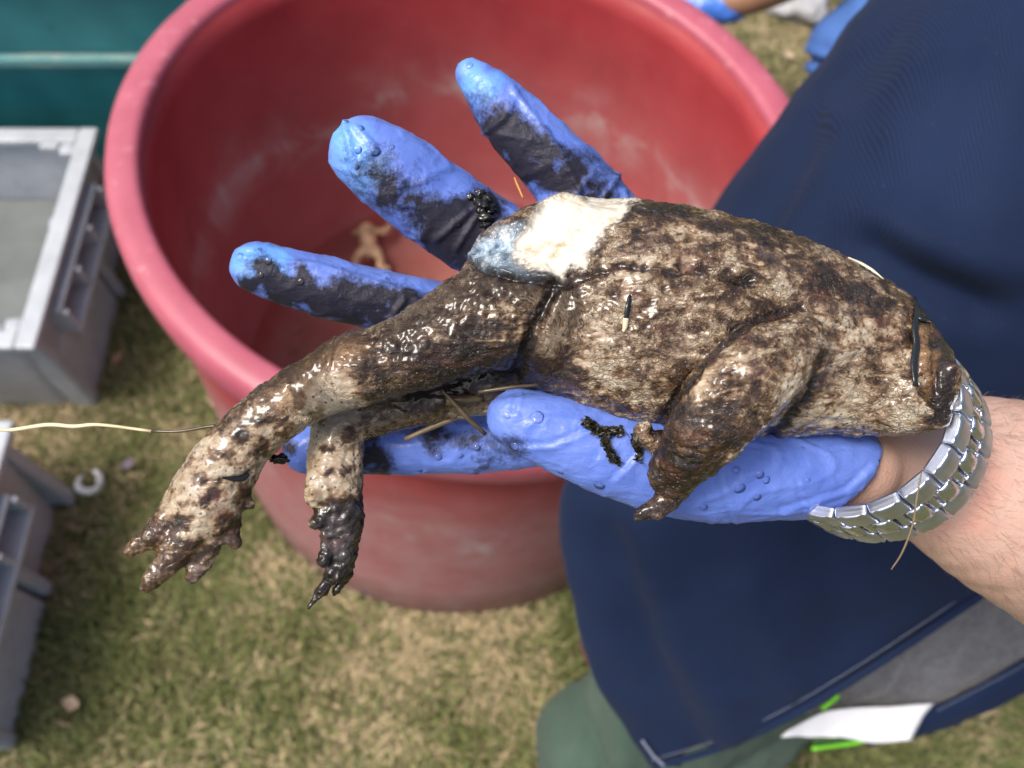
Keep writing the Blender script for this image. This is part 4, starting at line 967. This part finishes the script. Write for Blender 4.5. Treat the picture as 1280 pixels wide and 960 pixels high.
# ------------------------------------------------------------------ second person at the top right
def helper():
    root = empty('person', tuple(at(1150, 60, 1.5)), 'person in blue jeans beyond the tub, one leg and gloved forearm in view', 'person')
    f = Field((380, -800, 1120), (960, -380, 1760), 6)
    f.chain([(1330, -60, 1.25, 85), (1180, -10, 1.28, 82), (1064, 62, 1.36, 66)], 10, 1., mm=True)
    f.chain([(1066, 72, 1.37, 66), (1078, 100, 1.46, 64), (1130, 90, 1.58, 54)], 10, 1., mm=True)
    V, Q = f.mesh(); V = laplace(V, Q, 2); N = vnormals(V, Q)
    if ((V-V.mean(0))*N).sum() < 0: N = -N
    q = to_px(mm2w(V)); d = 5*fbm(V*.012, 3)+9*stroke(q, [(1012, 62), (1045, 75)], 3, 5)-9*stroke(q, [(1010, 72), (1040, 84)], 3, 4)+8*stroke(q, [(1008, 82), (1030, 94)], 3, 4)
    W = mm2w(V+N*d[:, None]); Q = orient(W, Q)
    j = M('blue_denim'); j.set(Base_Color=j.ramp(j.noise(12, 5), [(.3, (.035, .10, .32)), (.7, (.065, .16, .44))]), Roughness=.8, Normal=j.bump(j.noise(400, 3), .3, .001))
    link('jeans', np_mesh('jeans', W, Q), j.m, root)
    f = Field((240, -780, 1080), (620, -520, 1480), 4)
    f.chain([(1090, -120, 1.20, 42), (1010, -45, 1.30, 38), (945, -8, 1.36, 29), (905, 2, 1.385, 27)], 6, 1., mm=True)
    V, Q = f.mesh(); V = laplace(V, Q, 2); W = mm2w(V); Q = orient(W, Q)
    link('body', np_mesh('body', W, Q), simple('tanned_skin', (.36, .19, .11), .55, .2, 40), root)
    f = Field((220, -740, 1280), (420, -520, 1520), 3)
    f.chain([(914, 2, 1.383, 33), (893, 4, 1.39, 35), (868, 0, 1.40, 38), (848, -6, 1.405, 34)], 5, .8, mm=True)
    for k, (dx, dy) in enumerate(((-34, 16), (-42, 4), (-42, -8), (-36, -20))):
        f.chain([(850, -6+dy*.5, 1.405, 11), (850+dx*.5, -6+dy, 1.41, 10.5), (850+dx, -4+dy*1.1, 1.42, 9)], 3, 1., mm=True)
    f.chain([(880, 0, 1.385, 13), (868, 20, 1.38, 11), (855, 28, 1.385, 9)], 3, 1., mm=True)
    V, Q = f.mesh(); V = laplace(V, Q, 2); N = vnormals(V, Q)
    if ((V-V.mean(0))*N).sum() < 0: N = -N
    V = V+N*(2*fbm(V*.04, 3))[:, None]; W = mm2w(V); Q = orient(W, Q)
    link('glove', np_mesh('glove', W, Q), simple('blue_rubber', (.06, .19, .66), .35, .3, 30), root)
helper()
